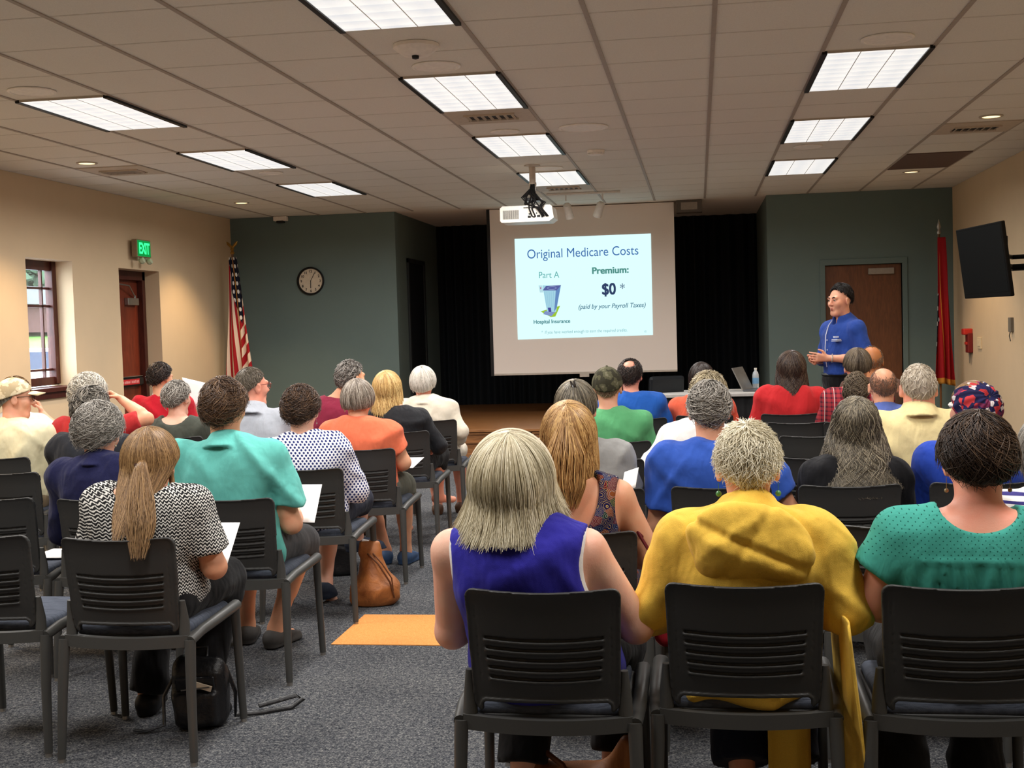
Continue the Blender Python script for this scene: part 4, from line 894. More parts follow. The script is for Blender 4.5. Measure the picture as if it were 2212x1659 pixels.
def person(label, loc, J, head, skin_m, shirt=None, pants=None, shoes=None, hair=None, arms=None, near=True, seed=1, extras=None, rotz=0, legs_bare=False, hs=None, hands=True, group=None):
    """one continuous body (the top-level mesh) with clothing and hair as children"""
    H, R = J['H'], J['R']; N = J['N']
    h0, hf, hh = (.0125, .0065, .0062) if near else (.017, .0085, .0085)
    lo = np.minimum.reduce([J['P'], H]+[J[k_][s] for k_ in ('E', 'W', 'K', 'A', 'S') for s in (-1, 1)])-V3(.26, .26, .2); hi = np.maximum.reduce([J['P'], H]+[J[k_][s] for k_ in ('E', 'W', 'K', 'A', 'S') for s in (-1, 1)])+V3(.26, .28, .2)
    lo[2] = max(lo[2], -.03)
    fx = [(H[0]-.11, H[0]+.11, hf)]; fy = [(H[1]-.13, H[1]+.135, hf)]; fz = [(H[2]-.135, H[2]+.13, hf)]
    hd = {s: J.get('hand', {}).get(s) for s in (-1, 1)}
    for s in (-1, 1):
        if hd[s] is None: hd[s] = (unit(J['W'][s]-J['E'][s]+V3(-s*.02, .02, -.02)), V3(0, 0, -1), .7)
    if hands:
        for s in (-1, 1):
            c = J['W'][s]+hd[s][0]*.09
            for q, k_ in ((fx, 0), (fy, 1), (fz, 2)): q.append((c[k_]-.10, c[k_]+.10, hh))
    f = SDF(axis_pts(lo[0], hi[0], h0, fx), axis_pts(lo[1], hi[1], h0, fy), axis_pts(lo[2], hi[2], h0, fz))
    torso_prims(f, J)
    for s in (-1, 1):
        f.rc(J['S'][s], J['E'][s], .050*J['arm'], .041*J['arm'], .03); f.rc(J['E'][s], J['W'][s], .041*J['arm'], .027, .02)
        f.rc(J['E'][s]*.72+J['W'][s]*.28, J['E'][s]*.4+J['W'][s]*.6, .043*J['arm'], .032, .02)
        hp = J['hip'][s]; f.rc(hp, J['K'][s], .085*J['leg'], .06*J['leg'], .04); f.rc(J['K'][s], J['A'][s], .052*J['leg'], .036, .03)
        kc = J['K'][s]*.68+J['A'][s]*.32; f.rc(kc+V3(0, -.015, 0), J['K'][s]*.45+J['A'][s]*.55, .053*J['leg'], .042, .03)
        td = unit(J['toe'][s]); f.rc(J['A'][s]-td*.03+V3(0, 0, -.05), J['A'][s]+td*.13+V3(0, 0, -.056), .033, .026, .03); f.rc(J['A'][s], J['A'][s]+V3(0, 0, -.04), .036, .034, .02)
    f.rc(N+V3(0, .0, -.03), H+R @ V3(0, -.02, -.05), J['neck']*1.1, J['neck'], .03)
    head_prims(f, H, R)
    if hands:
        for s in (-1, 1): hand_prims(f, J['W'][s], hd[s][0], hd[s][1], J.get('hs', {}).get(s, -s), hd[s][2])
    body = link('person', f.nets('person'), skin_m); body.location = loc; body.rotation_euler = (0, 0, rotz); tag(body, label, 'person', group)
    # eyes
    em = flat('eye_white', (196, 186, 176), .4); im = flat('eye_dark', (40, 30, 24), .2)
    for s in (-1, 1):
        m = MB(); c = H+R @ V3(s*.031, .0795, .011)
        prof = [(.0001 if i in (0, 8) else .0108*math.sin(PI*i/8), .0108*math.cos(PI*i/8)) for i in range(9)]; m.lathe(prof, c, 12)
        m.cur = 1; m.lathe([(.0062, -.0012), (.0045, .001), (.0001, .0013)], H+R @ V3(s*.031, .0900, .011), 12, R @ rot(0, -PI/2, 0)); m.build('eye', None, body, True, [em, im])
    # shirt
    for shirt in ([shirt] if isinstance(shirt, dict) else shirt or []):
        g = shirt.get('g', .012); sl = shirt.get('sleeve', .5)
        slo = lo.copy(); shi = hi.copy(); slo[2] = J['P'][2]-.16 if not shirt.get('low') else max(0, shirt['low']); shi[2] = N[2]+.12
        hsz = .010 if near else .014
        if sl < 1.1: slo[1] = max(lo[1], J['P'][1]-.5); shi[1] = min(hi[1], max(J['P'][1]+.35, J['E'][1][1]+.16, J['E'][-1][1]+.16))
        q = SDF(axis_pts(slo[0], shi[0], hsz), axis_pts(slo[1], shi[1], hsz), axis_pts(slo[2], shi[2], hsz))
        torso_prims(q, J, g, .07)
        for s in (-1, 1):
            if sl <= 0: continue
            S_, E_, W_ = J['S'][s], J['E'][s], J['W'][s]; ar = J['arm']
            q.rc(S_+(N-S_)*.15, S_, .048+g, .050+g, .03)
            if sl < 1: q.rc(S_, S_+(E_-S_)*sl, .054*ar+g, .052*ar+g*1.6, .03, cap=True)
            else:
                q.rc(S_, E_, .053*ar+g, .045*ar+g, .03); q.rc(E_, E_+(W_-E_)*(sl-1), .045*ar+g, .034+g, .02, cap=True)
        for e in shirt.get('add', []): e(q)
        if shirt.get('folds', 1): q.folds(seed, .0038*shirt.get('folds', 1), 32)
        nk = shirt.get('neck', 'crew')
        if nk == 'crew': q.el(N+V3(0, .045, .045), (.072, .085, .062), .006, None, 's'); 
        elif nk == 'collar': q.el(N+V3(0, .05, .075), (.062, .085, .05), .006, None, 's'); q.ring(N+V3(0, .008, .010), .079, (0, .34, 1), .043, .009, .004, 1.10); q.el(N+V3(0, .10, .025), (.026, .06, .06), .006, None, 's')
        elif nk == 'scoop': q.el(N+V3(0, -.02, .03), shirt.get('scoop', (.11, .2, .085)), .006, None, 's')
        elif nk == 'deep': q.el(N+V3(0, -.12, .02), shirt.get('scoop', (.115, .16, .25)), .004, None, 's')
        if sl <= 0:
            for s in (-1, 1): q.el(J['S'][s]+V3(s*(.045+shirt.get('arm_in', 0)), .0, -.03), (.062, .16, .12), .012, None, 's')
        q.cutplane(V3(0, N[1], N[2]+.10), (0, 0, 1)); q.cutplane(V3(0, 0, shirt['hem'] if shirt.get('hem') else J['P'][2]-.14 if not shirt.get('low') else shirt['low']), (0, 0, -1))
        for e in shirt.get('cut', []): e(q)
        o = link(shirt.get('name', 'shirt'), q.nets('shirt'), shirt['mat'], body)
    if pants:
        q = SDF(axis_pts(lo[0], hi[0], .013 if near else .018), axis_pts(lo[1], hi[1], .014 if near else .018), axis_pts(0.02, J['P'][2]+.14, .013 if near else .018))
        g = pants.get('g', .012); q.el(J['P']+V3(0, .01, -.01), (.168*J['fat']+g, .135+g, .12+g), .05)
        for s in (-1, 1):
            q.rc(J['hip'][s], J['K'][s], .085*J['leg']+g, .06*J['leg']+g, .04); ln = pants.get('len', 1)
            if ln > 1e-3:
                e = J['K'][s]+(J['A'][s]-J['K'][s])*ln; q.rc(J['K'][s], e, .058*J['leg']+g, pants.get('cuff', .046)+g, .03, cap=True)
        if pants.get('skirt'): q.rc((J['hip'][-1]+J['hip'][1])/2, (J['K'][-1]+J['K'][1])/2, .13, .13, .06)
        q.folds(seed+9, .003, 34); q.cutplane(V3(0, 0, J['P'][2]+.09), (0, 0, 1))
        link(pants.get('name', 'trousers'), q.nets('trousers'), pants['mat'], body)
    if shoes:
        for s in (-1, 1):
            A, td = J['A'][s], unit(J['toe'][s]); c = A+td*.05
            q = SDF(axis_pts(c[0]-.17, c[0]+.17, .007), axis_pts(c[1]-.2, c[1]+.2, .007), axis_pts(A[2]-.14, A[2]+.05, .0065))
            q.rc(A-td*.035+V3(0, 0, -.045), A+td*.14+V3(0, 0, -.05), .042, .036, .02); q.rc(A-td*.01+V3(0, 0, -.04), A+td*.06+V3(0, 0, -.03), .042, .034, .03)
            q.rc(A-td*.03+V3(0, 0, -.075), A+td*.15+V3(0, 0, -.075), .04, .041, .004); q.cutplane(A+V3(0, 0, -.0855), (0, 0, -1)); q.cutplane(A+V3(0, 0, .0), (0, .3, 1))
            link('shoe', q.nets('shoe'), shoes, body)
    if hair:
        cfg = dict(HAIR[hair[0]]); cfg.update(hair[2] if len(hair) > 2 else {})
        if not near: cfg['N'] = int(cfg['N']*.6); cfg['rad'] = cfg['rad']*1.5
        P, F, tone, nv = hair_mesh(H, R, cfg, seed)
        for b in cfg.get('locks', []): nv = bundle(b['path'], b['r'], b.get('n', 300), b.get('rad', cfg['rad']), seed+3, P, F, tone, nv, wave=b.get('wave', .25), tip=b.get('tip', .15))
        me = fast_mesh('hair', np.concatenate(P), np.concatenate(F), True, np.concatenate(tone)); link('hair', me, hair[1], body)
    for e in (extras or []): e(body, J)
    return body
def rel(J): return J['H'], J['R']
def seated(cx, cy, hx, htop, hdy, sw=.165, belly=.3, fat=1.0, arm=1.0, leg=1.0, yaw=0, pitch=0, roll=0, sd=0, neck=.054, py=.2, E=None, W=None, K=None, A=None, toe=None, hand=None, sx=None):
    """joints of a seated figure in its chair's frame; angles in degrees"""
    J = {}; H = V3(hx-cx, hdy, htop-.135); R = rot(math.radians(yaw), math.radians(pitch), math.radians(roll))
    N = V3(H[0]*(.8) if sx is None else sx, H[1]-.035-.03*max(0, -pitch)/20, H[2]-.150+sd)
    J.update(H=H, R=R, N=N, P=V3(H[0]*.3, py, .565), sw=sw, belly=belly, fat=fat, arm=arm, leg=leg, neck=neck)
    J['S'] = {s: N+V3(s*sw, .012, -.055) for s in (-1, 1)}
    J['E'] = {s: J['S'][s]+V3(s*.062, .085, -.265) for s in (-1, 1)}; J['W'] = {s: V3(J['P'][0]+s*.11, .44, .635) for s in (-1, 1)}
    J['hip'] = {s: V3(J['P'][0]+s*.092, py+.02, .545) for s in (-1, 1)}; J['K'] = {s: V3(J['P'][0]+s*.125, .61, .515) for s in (-1, 1)}; J['A'] = {s: V3(J['P'][0]+s*.115, .60, .086) for s in (-1, 1)}; J['toe'] = {s: V3(s*.2, 1, 0) for s in (-1, 1)}
    for k_, v in (('E', E), ('W', W), ('K', K), ('A', A), ('toe', toe)):
        for s, q in (v or {}).items(): J[k_][s] = V3(*q)
    if hand: J['hand'] = {s: (unit(q[0]), V3(*q[1]), q[2]) for s, q in hand.items()}
    return J
# ------------------------------------------------------------------ skins, hair colours, patterned cloths
SK = skin('fair_skin', (222, 166, 138)); SK2 = skin('tanned_skin', (222, 166, 132)); SK3 = skin('rosy_skin', (226, 160, 136)); SKP = skin('pale_skin', (232, 184, 160))
HBR = hairmat('brown_hair', [(46, 32, 24), (84, 60, 42), (128, 98, 68)]); HDK = hairmat('dark_hair', [(24, 19, 17), (44, 34, 30), (74, 58, 50)])
HGR = hairmat('grey_hair', [(78, 74, 68), (134, 128, 120), (196, 190, 180)]); HWH = hairmat('white_hair', [(176, 170, 158), (222, 216, 204), (244, 240, 230)])
HBL = hairmat('blonde_hair', [(140, 104, 60), (206, 168, 106), (240, 212, 150)]); HAB = hairmat('ash_blonde_hair', [(122, 110, 86), (190, 178, 146), (238, 230, 206)])
HDB = hairmat('dark_blonde_hair', [(112, 80, 46), (172, 130, 80), (228, 190, 126)]); HLB = hairmat('light_brown_hair', [(84, 60, 36), (130, 98, 62), (176, 140, 94)])
HSP = hairmat('platinum_hair', [(150, 138, 110), (226, 216, 188), (248, 242, 222)]); HSG = hairmat('salt_pepper_hair', [(44, 40, 36), (96, 90, 82), (164, 156, 144)])
HGL = hairmat('grey_brown_hair', [(52, 46, 38), (98, 90, 76), (176, 164, 140)]); HTN = hairmat('stubble_hair', [(110, 88, 72), (140, 114, 94), (168, 142, 120)]); HSL = hairmat('silver_crop', [(150, 136, 118), (196, 184, 164), (226, 216, 200)])
def pat(name, fn, rough=.85, bump=.4):
    t = NT(name); n2 = t.noise(t.obj((1, 1, .4)), 14, 3, .6, 1); t.bump(n2, bump, .015)
    tc = t.n('ShaderNodeTexCoord'); s_ = t.n('ShaderNodeSeparateXYZ'); t.l(tc.outputs['Object'], s_.inputs[0])
    return t.set(fn(t, s_.outputs[0], s_.outputs[1], s_.outputs[2], tc.outputs['Object']), rough, .15)
def f_dots(t, x, y, z, v):
    r = .0225; u = t.math('DIVIDE', t.math('ADD', x, t.math('MULTIPLY', y, .6)), r); w_ = t.math('DIVIDE', z, r*.62)
    row = t.math('FLOOR', w_); u2 = t.math('ADD', u, t.math('MULTIPLY', t.math('MODULO', row, 2), .5))
    du = t.math('SUBTRACT', t.math('FRACT', u2), .5); dw = t.math('MULTIPLY', t.math('SUBTRACT', t.math('FRACT', w_), .5), .62)
    d = t.math('SQRT', t.math('ADD', t.math('MULTIPLY', du, du), t.math('MULTIPLY', dw, dw)))
    return t.mix(t.math('LESS_THAN', d, .265), lin((232, 232, 240)), lin((38, 48, 104)))
def f_wavy(t, x, y, z, v):
    n = t.noise(v, 70, 2); q = t.math('ADD', t.math('DIVIDE', z, .0125), t.math('MULTIPLY', t.math('SINE', t.math('MULTIPLY', t.math('ADD', x, y), 330)), .28)); q = t.math('ADD', q, t.math('MULTIPLY', n, 1.1))
    return t.ramp(t.math('FRACT', q), [(0, lin((26, 26, 28))), (.50, lin((34, 34, 36))), (.58, lin((206, 204, 198))), (.9, lin((220, 218, 212))), (1, lin((40, 40, 42)))])
def f_stripe(t, x, y, z, v):
    return t.mix(t.math('LESS_THAN', t.math('FRACT', t.math('DIVIDE', z, .027)), .40), lin((236, 232, 228)), lin((60, 56, 120)))
def f_plaid(t, x, y, z, v):
    a = t.math('LESS_THAN', t.math('FRACT', t.math('DIVIDE', x, .03)), .35); b = t.math('LESS_THAN', t.math('FRACT', t.math('DIVIDE', z, .03)), .35); c = t.math('LESS_THAN', t.math('FRACT', t.math('DIVIDE', t.math('ADD', x, .008), .06)), .06)
    m = t.mix(t.math('MULTIPLY', t.math('ADD', a, b), .5), lin((166, 52, 60)), lin((70, 34, 48))); return t.mix(c, m, lin((220, 200, 196)))
def vor(t, v, sc_, rnd=1, feat='F1'):
    n = t.n('ShaderNodeTexVoronoi', feature=feat); n.inputs['Scale'].default_value = sc_; n.inputs['Randomness'].default_value = rnd; t.l(v, n.inputs['Vector']); return n
def f_floral(t, x, y, z, v):
    a = vor(t, v, 34); r_ = t.math('FRACT', t.math('MULTIPLY', a.outputs['Distance'], 7)); c = t.n('ShaderNodeSeparateColor'); t.l(a.outputs['Color'], c.inputs[0])
    base = t.ramp(c.outputs[0], [(0, lin((16, 20, 66))), (.34, lin((88, 16, 30))), (.5, lin((18, 32, 80))), (.68, lin((22, 52, 44))), (.76, lin((26, 20, 62))), (.92, lin((124, 66, 30)))], 'CONSTANT')
    return t.mix(t.math('MULTIPLY', t.math('LESS_THAN', r_, .12), .85), base, t.ramp(c.outputs[1], [(0, lin((214, 180, 96))), (.5, lin((150, 176, 190))), (.8, lin((196, 190, 170)))], 'CONSTANT'))
def f_bandana(t, x, y, z, v):
    a = vor(t, v, 42); c = t.n('ShaderNodeSeparateColor'); t.l(a.outputs['Color'], c.inputs[0])
    return t.ramp(c.outputs[0], [(0, lin((28, 28, 62))), (.36, lin((176, 52, 56))), (.62, lin((34, 34, 74))), (.78, lin((206, 196, 196))), (.9, lin((110, 40, 74)))], 'CONSTANT')
def f_camo(c1, c2, c3):
    def f(t, x, y, z, v): return t.ramp(t.noise(v, 22, 3, .5), [(.3, lin(c1)), (.48, lin(c2)), (.62, lin(c3))], 'CONSTANT')
    return f
def f_eyelet(t, x, y, z, v):
    r = .018; u = t.math('SUBTRACT', t.math('FRACT', t.math('DIVIDE', t.math('ADD', x, z), r)), .5); w_ = t.math('SUBTRACT', t.math('FRACT', t.math('DIVIDE', t.math('SUBTRACT', x, z), r)), .5)
    d = t.math('ADD', t.math('MULTIPLY', u, u), t.math('MULTIPLY', w_, w_)); hole = t.math('MULTIPLY', t.math('LESS_THAN', d, .018), t.math('GREATER_THAN', z, .868))
    return t.mix(hole, lin((62, 148, 134)), lin((20, 84, 74)))
P_dots, P_wavy, P_stripe, P_plaid = pat('dotted_cotton', f_dots), pat('wavy_knit', f_wavy, .9, .2), pat('striped_jersey', f_stripe), pat('plaid_cotton', f_plaid)
P_floral, P_band, P_eye = pat('floral_print', f_floral), pat('printed_cap_cotton', f_bandana), pat('eyelet_jersey', f_eyelet)
P_camo = pat('camouflage_twill', f_camo((52, 50, 38), (82, 80, 60), (108, 104, 84))); P_camo2 = pat('pale_camouflage_twill', f_camo((176, 160, 128), (212, 198, 166), (232, 220, 194)))
K_navy = cloth('navy_trousers', (30, 34, 52)); K_blk = cloth('black_trousers', (18, 18, 20)); K_grey = cloth('grey_shorts', (74, 74, 76)); K_olv = cloth('olive_shorts', (96, 96, 84)); K_jean = cloth('blue_jeans', (84, 110, 146)); K_khk = cloth('khaki_trousers', (150, 132, 104))
S_blk = flat('black_shoe', (24, 24, 26), .5); S_gry = flat('grey_shoe', (70, 68, 66), .7); S_blu = flat('blue_shoe', (54, 78, 112), .7); S_nvy = flat('navy_shoe', (34, 42, 58), .7); S_wht = flat('white_shoe', (200, 198, 194), .6); S_brn = flat('brown_shoe', (86, 58, 40), .6)

# ------------------------------------------------------------------ small worn things
def glasses(mat=None, frame=(50, 34, 30)):
    def f(b, J):
        H, R = rel(J); m = MB(); T = lambda *a: H+R @ V3(*a)
        for s in (-1, 1):
            m.tube([T(s*.085, -.012, .012), T(s*.079, .02, .017), T(s*.072, .07, .018), T(s*.062, .101, .018)], .0022, 6)
            a_ = np.linspace(0, 2*PI, 17); m.tube([T(s*.034+.026*math.cos(a), .108-.012*abs(math.cos(a)) if s*math.cos(a) > 0 else .109, .010+.019*math.sin(a)) for a in a_], .0018, 5)
        m.tube([T(-.009, .112, .015), T(0, .116, .018), T(.009, .112, .015)], .0018, 5); m.build('glasses', flat('glasses_%d' % frame[0], frame, .3), b, True)
    return f
def earrings(col=(70, 120, 70), r=.008, drop=.03, hoop=False):
    def f(b, J):
        H, R = rel(J)
        for s in (-1, 1):
            p = H+R @ V3(s*.083, -.006, -.038); m = MB()
            if hoop: a_ = np.linspace(0, 2*PI, 17); m.tube([p+V3(0, r*math.sin(a), -r+r*math.cos(a)) for a in a_], .0014, 5)
            else: m.tube([p, p+V3(0, 0, -drop)], .0009, 5); m.lathe([(r*math.sin(PI*i/8)+1e-4, -r*math.cos(PI*i/8)) for i in range(9)], p+V3(0, 0, -drop-r), 14)
            m.build('earring', flat('earring_%d' % col[0], col, .25, .5), b, True)
    return f
def necklace(b, J):
    N = J['N']; m = MB()
    for i in range(44):
        a = 2*PI*i/44; p = N+V3(.062*math.sin(a), .018-.064*math.cos(a), .014+.010*math.cos(a)); m.box(p, (.004, .004, .004), rot(a, .6))
    m.build('necklace', flat('rose_gold', (206, 150, 120), .25, .5, .8), b)
def headwear(mat, end=(98, 84, 74), th=(.016, .013), brim=.085, bw=.075, name='cap', button=True):
    def f(b, J):
        H, R = rel(J); cfg = dict(end=end, th=th, N=0, shell_off=.004, tilt=8); rr = np.random.default_rng(1)
        P, F, tn, nv = hair_mesh(H, R, cfg, 2); o = link(name, fast_mesh(name, np.concatenate(P), np.concatenate(F)), mat, b)
        if brim:
            g = np.zeros((9, 13, 3)); th_ = .004; rows = []
            for i in range(9):
                for j in range(13):
                    a = -1+2*j/12; x = bw*a*(1-.12*(i/8)**2); y = .070+.022*(1-a*a)+brim*(i/8)*(1-.30*a*a); z = .052-.012*(i/8)-.016*a*a; g[i, j] = H+R @ V3(x, y, z)
            m = MB(); m.grid(g); q = m.build('brim', mat, o, True); sd = q.modifiers.new('thickness', 'SOLIDIFY'); sd.thickness = th_
        if button: m = MB(); m.lathe([(.0075, 0), (.006, .005), (.0001, .006)], H+R @ V3(0, -.018, .137), 12); m.build('button', mat, o, True)
    return f
def pleated_cap(b, J):
    H, R = rel(J); a, n = 22, 96; ax = unit(V3(0, -.86, .50)); ex = V3(1, 0, 0); ey = np.cross(ax, ex); V = np.zeros((a, n, 3))
    for i in range(a):
        th = .02+(1.75)*i/(a-1)
        for j in range(n):
            p = 2*PI*j/n; pl = 1+.045*math.sin(17*p+.8*math.sin(3*p))*math.sin(min(th, 1.4))*(1-.35*i/a)
            d = math.cos(th)*ax+math.sin(th)*(math.cos(p)*ex+math.sin(p)*ey); r_ = np.array([.104, .122, .112])*(1 if i < a-2 else .94)*(1-.14*math.exp(-(th/.22)**2))
            V[i, j] = H+R @ (V3(0, -.022, .018)+d*r_*pl)
    m = MB(); m.grid(V, True); m.build('pleated_cap', P_band, b, True, None)
    m = MB(); a_ = np.linspace(0, 2*PI, 40); m.tube([H+R @ V3(.09*math.cos(q), -.01+.105*math.sin(q), .028+.0*q) for q in a_], .010, 6, False); m.build('cap_band', flat('cap_band_white', (206, 200, 196), .8), b, True)
def hairclip(b, J):
    H, R = rel(J); m = MB(); c = H+R @ V3(0, -.085, .112)
    m.tube([c+V3(-.012, -.004, .02), c+V3(-.004, -.014, 0), c+V3(.006, -.014, -.028)], [.004, .006, .004], 8); m.tube([c+V3(.004, -.006, .02), c+V3(.008, -.016, 0), c+V3(.012, -.012, -.026)], [.004, .006, .004], 8)
    m.build('hair_clip', flat('dark_clip', (40, 36, 34), .2, .6), b, True)
def hairtie(p): 
    def f(b, J):
        m = MB(); a_ = np.linspace(0, 2*PI, 17); m.tube([V3(*p)+V3(.019*math.cos(q), .016*math.sin(q), .004*math.sin(q)) for q in a_], .005, 6, False); m.build('hair_tie', flat('hair_tie_brown', (60, 36, 26)), b, True)
    return f
def headband(b, J):
    H, R = rel(J); m = MB(); a_ = np.linspace(-1.35, 1.35, 24); m.tube([H+R @ V3(.124*math.sin(q), -.012, .012+.141*math.cos(q)) for q in a_], .0055, 6); m.build('headband', flat('pale_headband', (226, 214, 190), .5), b, True)

# ------------------------------------------------------------------ the chairs
people = []
rngc = random.Random(11)
CH = []
def chair(x, y, label, rz=0): CH.append((x, y, rz, label))
def sit(label, cx, cy, Jk, chairlabel, near=True, rz=None, **kw):
    chair(cx, cy, chairlabel, rngc.uniform(-.03, .03) if rz is None else rz)
    J = seated(cx, cy, **Jk); ex = kw.pop('post', None); k2 = ex(J) if ex else {}
    kw.update(k2); b = person(label, (cx, cy, 0), J, near=near, head=None, **kw); people.append(b); return b, J
def skn(c, **k): return c
OCC = 'black plastic stacking chair under the %s'
ST = .62
# ---- right block, front row
def p_blue(J):
    H = J['H']; return {}
sit('woman with ash-blonde hair in a sleeveless royal blue top, front row', -.43, 3.25, dict(hx=-.535, htop=1.205, hdy=.20, sw=.190, belly=.5, fat=1.06, arm=1.18, leg=1.05, pitch=-10, sd=.02, E={1: (.235, .25, .65), -1: (-.30, .25, .63)}, W={1: (.06, .46, .66), -1: (-.12, .46, .66)}, K={-1: (-.10, .52, .5), 1: (.16, .6, .51)}, A={-1: (-.13, .34, .086), 1: (.14, .5, .086)}), OCC % 'woman in the sleeveless royal blue top', skin_m=SKP, seed=11, rz=.0,
    shirt=[dict(name='undershirt', mat=cloth('white_undershirt', (232, 228, 224)), sleeve=0, neck='scoop', folds=.6, g=.009, arm_in=.009), dict(name='sleeveless_top', mat=cloth('royal_blue_crepe', (44, 40, 150)), sleeve=0, neck='crew', folds=1.0, g=.014, hem=.47, add=[lambda q: q.el((-.02, .20, .555), (.222, .155, .13), .06)])], pants=dict(mat=K_blk, len=.74, cuff=.062), shoes=S_blk,
    hair=('long', HAB, dict(end=(108, 108, 60), th=(.022, .040), drop=(.105, .125, .0), flare=.14, curl=-3.0, N=4200, M=16, rad=.0015, wave=(.03, 1.2), L=.9, vol=.010, back=.0, tipj=.025, phj=.03)), extras=[headband])
def coat_tail(b, J):
    m = MB(); a, n = 16, 26; V = np.zeros((a, n, 3))
    for i in range(a):
        t_ = i/(a-1)
        for j in range(n):
            u = j/(n-1); V[i, j] = (.272+.045*t_+.020*math.sin(u*11+t_*1.5)*(.3+t_), -.02+.42*u*(1-.15*t_)+.03*t_, .70-.63*t_-.05*u*t_)
    m.grid(V); o = m.build('jacket_tail', _mc['yellow_canvas'], b, True); sd = o.modifiers.new('thickness', 'SOLIDIFY'); sd.thickness = .006
    m = MB(); V = np.zeros((8, 12, 3))
    for i in range(8):
        for j in range(12): u, t_ = j/11, i/7; V[i, j] = (.07+.12*u, .30+.012*math.sin(u*7), .42-.33*t_)
    m.grid(V); o = m.build('jacket_hem', _mc['yellow_canvas'], b, True); sd = o.modifiers.new('thickness', 'SOLIDIFY'); sd.thickness = .006
def hood(J):
    N = J['N']
    def add(q): q.ring(N+V3(0, .004, .028), .072, (0, .40, 1), .034, .011, .012, 1.05); q.el((.02, .16, .49), (.19, .12, .045), .03)
    return add
def hood_part(b, J):
    N = J['N']; q = SDF(axis_pts(-.26, .26, .007), axis_pts(N[1]-.26, N[1]+.12, .007), axis_pts(N[2]-.30, N[2]+.10, .007)); Rt = rot(0, .34, .22)
    q.el(N+V3(.0, -.085, -.045), (.172, .062, .125), .02, Rt); q.el(N+V3(-.055, -.112, -.085), (.085, .038, .095), .03, rot(0, .3, .5)); q.el(N+V3(.07, -.110, -.085), (.105, .036, .075), .03, rot(0, .3, -.1))
    x, y, z = q.pts((slice(None),)*3); x = x-N[0]; z = z-N[2]
    q.D += (.010*np.exp(-((z+.045+.45*x)/.010)**2)-.006*np.exp(-((z+.085+.45*x)/.022)**2)+.006*np.exp(-((x-.02-.7*z)/.012)**2)).astype(np.float32)
    q.folds(77, .0026, 40); q.el(N+V3(0, .07, .06), (.075, .11, .10), .01, None, 's')
    link('hood', q.nets('hood'), _mc['yellow_canvas'], b)
Jk = dict(hx=.130, htop=1.225, hdy=.22, sw=.180, belly=.3, fat=1.03, arm=1.1, pitch=-9, sd=.01, E={1: (.285, .17, .70), -1: (-.255, .2, .70)}, K={-1: (-.02, .55, .5), 1: (.16, .6, .51)}, A={-1: (.0, .30, .086), 1: (.13, .34, .086)})
_j = seated(.105, 3.33, **Jk)
sit('woman with spiky platinum hair and green earrings in a yellow hooded jacket', .105, 3.33, Jk, OCC % 'woman in the yellow hooded jacket', skin_m=SK, seed=12, rz=.0,
    shirt=dict(name='hooded_jacket', mat=cloth('yellow_canvas', (238, 194, 78), .8, 700, 1.0), g=.016, sleeve=1.8, neck='none', low=.44, add=[hood(_j)], folds=1.5), pants=dict(mat=K_navy, len=.75, cuff=.075), shoes=S_brn,
    hair=('spiky', HSP, dict(end=(114, 90, 68), lift=.016)), extras=[earrings((70, 130, 76), .0085, .022), coat_tail, hood_part])
def yoke(J):
    N = J['N']
    def add(q):
        for s in (-1, 1): q.rc(J['S'][s]+V3(s*.005, -.01, -.01), J['S'][s]*.55+J['E'][s]*.45+V3(s*.025, -.01, -.01), .060, .080, .02, cap=True)
        x, y, z = q.pts((slice(None),)*3); zl = N[2]-.105-.25*x*x; bk = np.clip((N[1]+.02-y)/.05, 0, 1)*np.clip((.2-np.abs(x-N[0]))/.04, 0, 1)
        q.D += (bk*(.0042*np.sin(x*170+2.0*np.sin(x*40+z*9))*np.clip((zl-z)/.03, 0, 1)-.0045*np.exp(-((z-zl)/.006)**2))).astype(np.float32)
    return add
Jk = dict(hx=.745, htop=1.24, hdy=.2, sw=.195, belly=.5, fat=1.08, arm=1.15, pitch=-8, sd=.015, neck=.058, E={-1: (-.205, .2, .72), 1: (.28, .2, .68)}, A={-1: (-.10, .40, .086), 1: (.13, .5, .086)})
_j = seated(.67, 3.31, **Jk)
sit('dark-haired woman with gold necklace in a flutter-sleeved teal blouse, front row', .67, 3.31, Jk, OCC % 'woman in the teal blouse', skin_m=SK3, seed=13, rz=.0,
    shirt=dict(name='blouse', mat=P_eye, sleeve=.5, neck='scoop', scoop=(.105, .18, .07), add=[yoke(_j)], folds=.6), pants=dict(mat=K_blk, len=.95, cuff=.07), shoes=S_blk,
    hair=('short', hairmat('dark_brown_hair', [(26, 18, 15), (50, 36, 28), (96, 74, 56)]), dict(end=(114, 100, 72), th=(.024, .021), L=.36, N=2400, M=8, rad=.0017, wave=(.35, 1.2), lift=.004, vol=.008, swirl=.35)), extras=[necklace, earrings((150, 124, 84), .006, .03)])
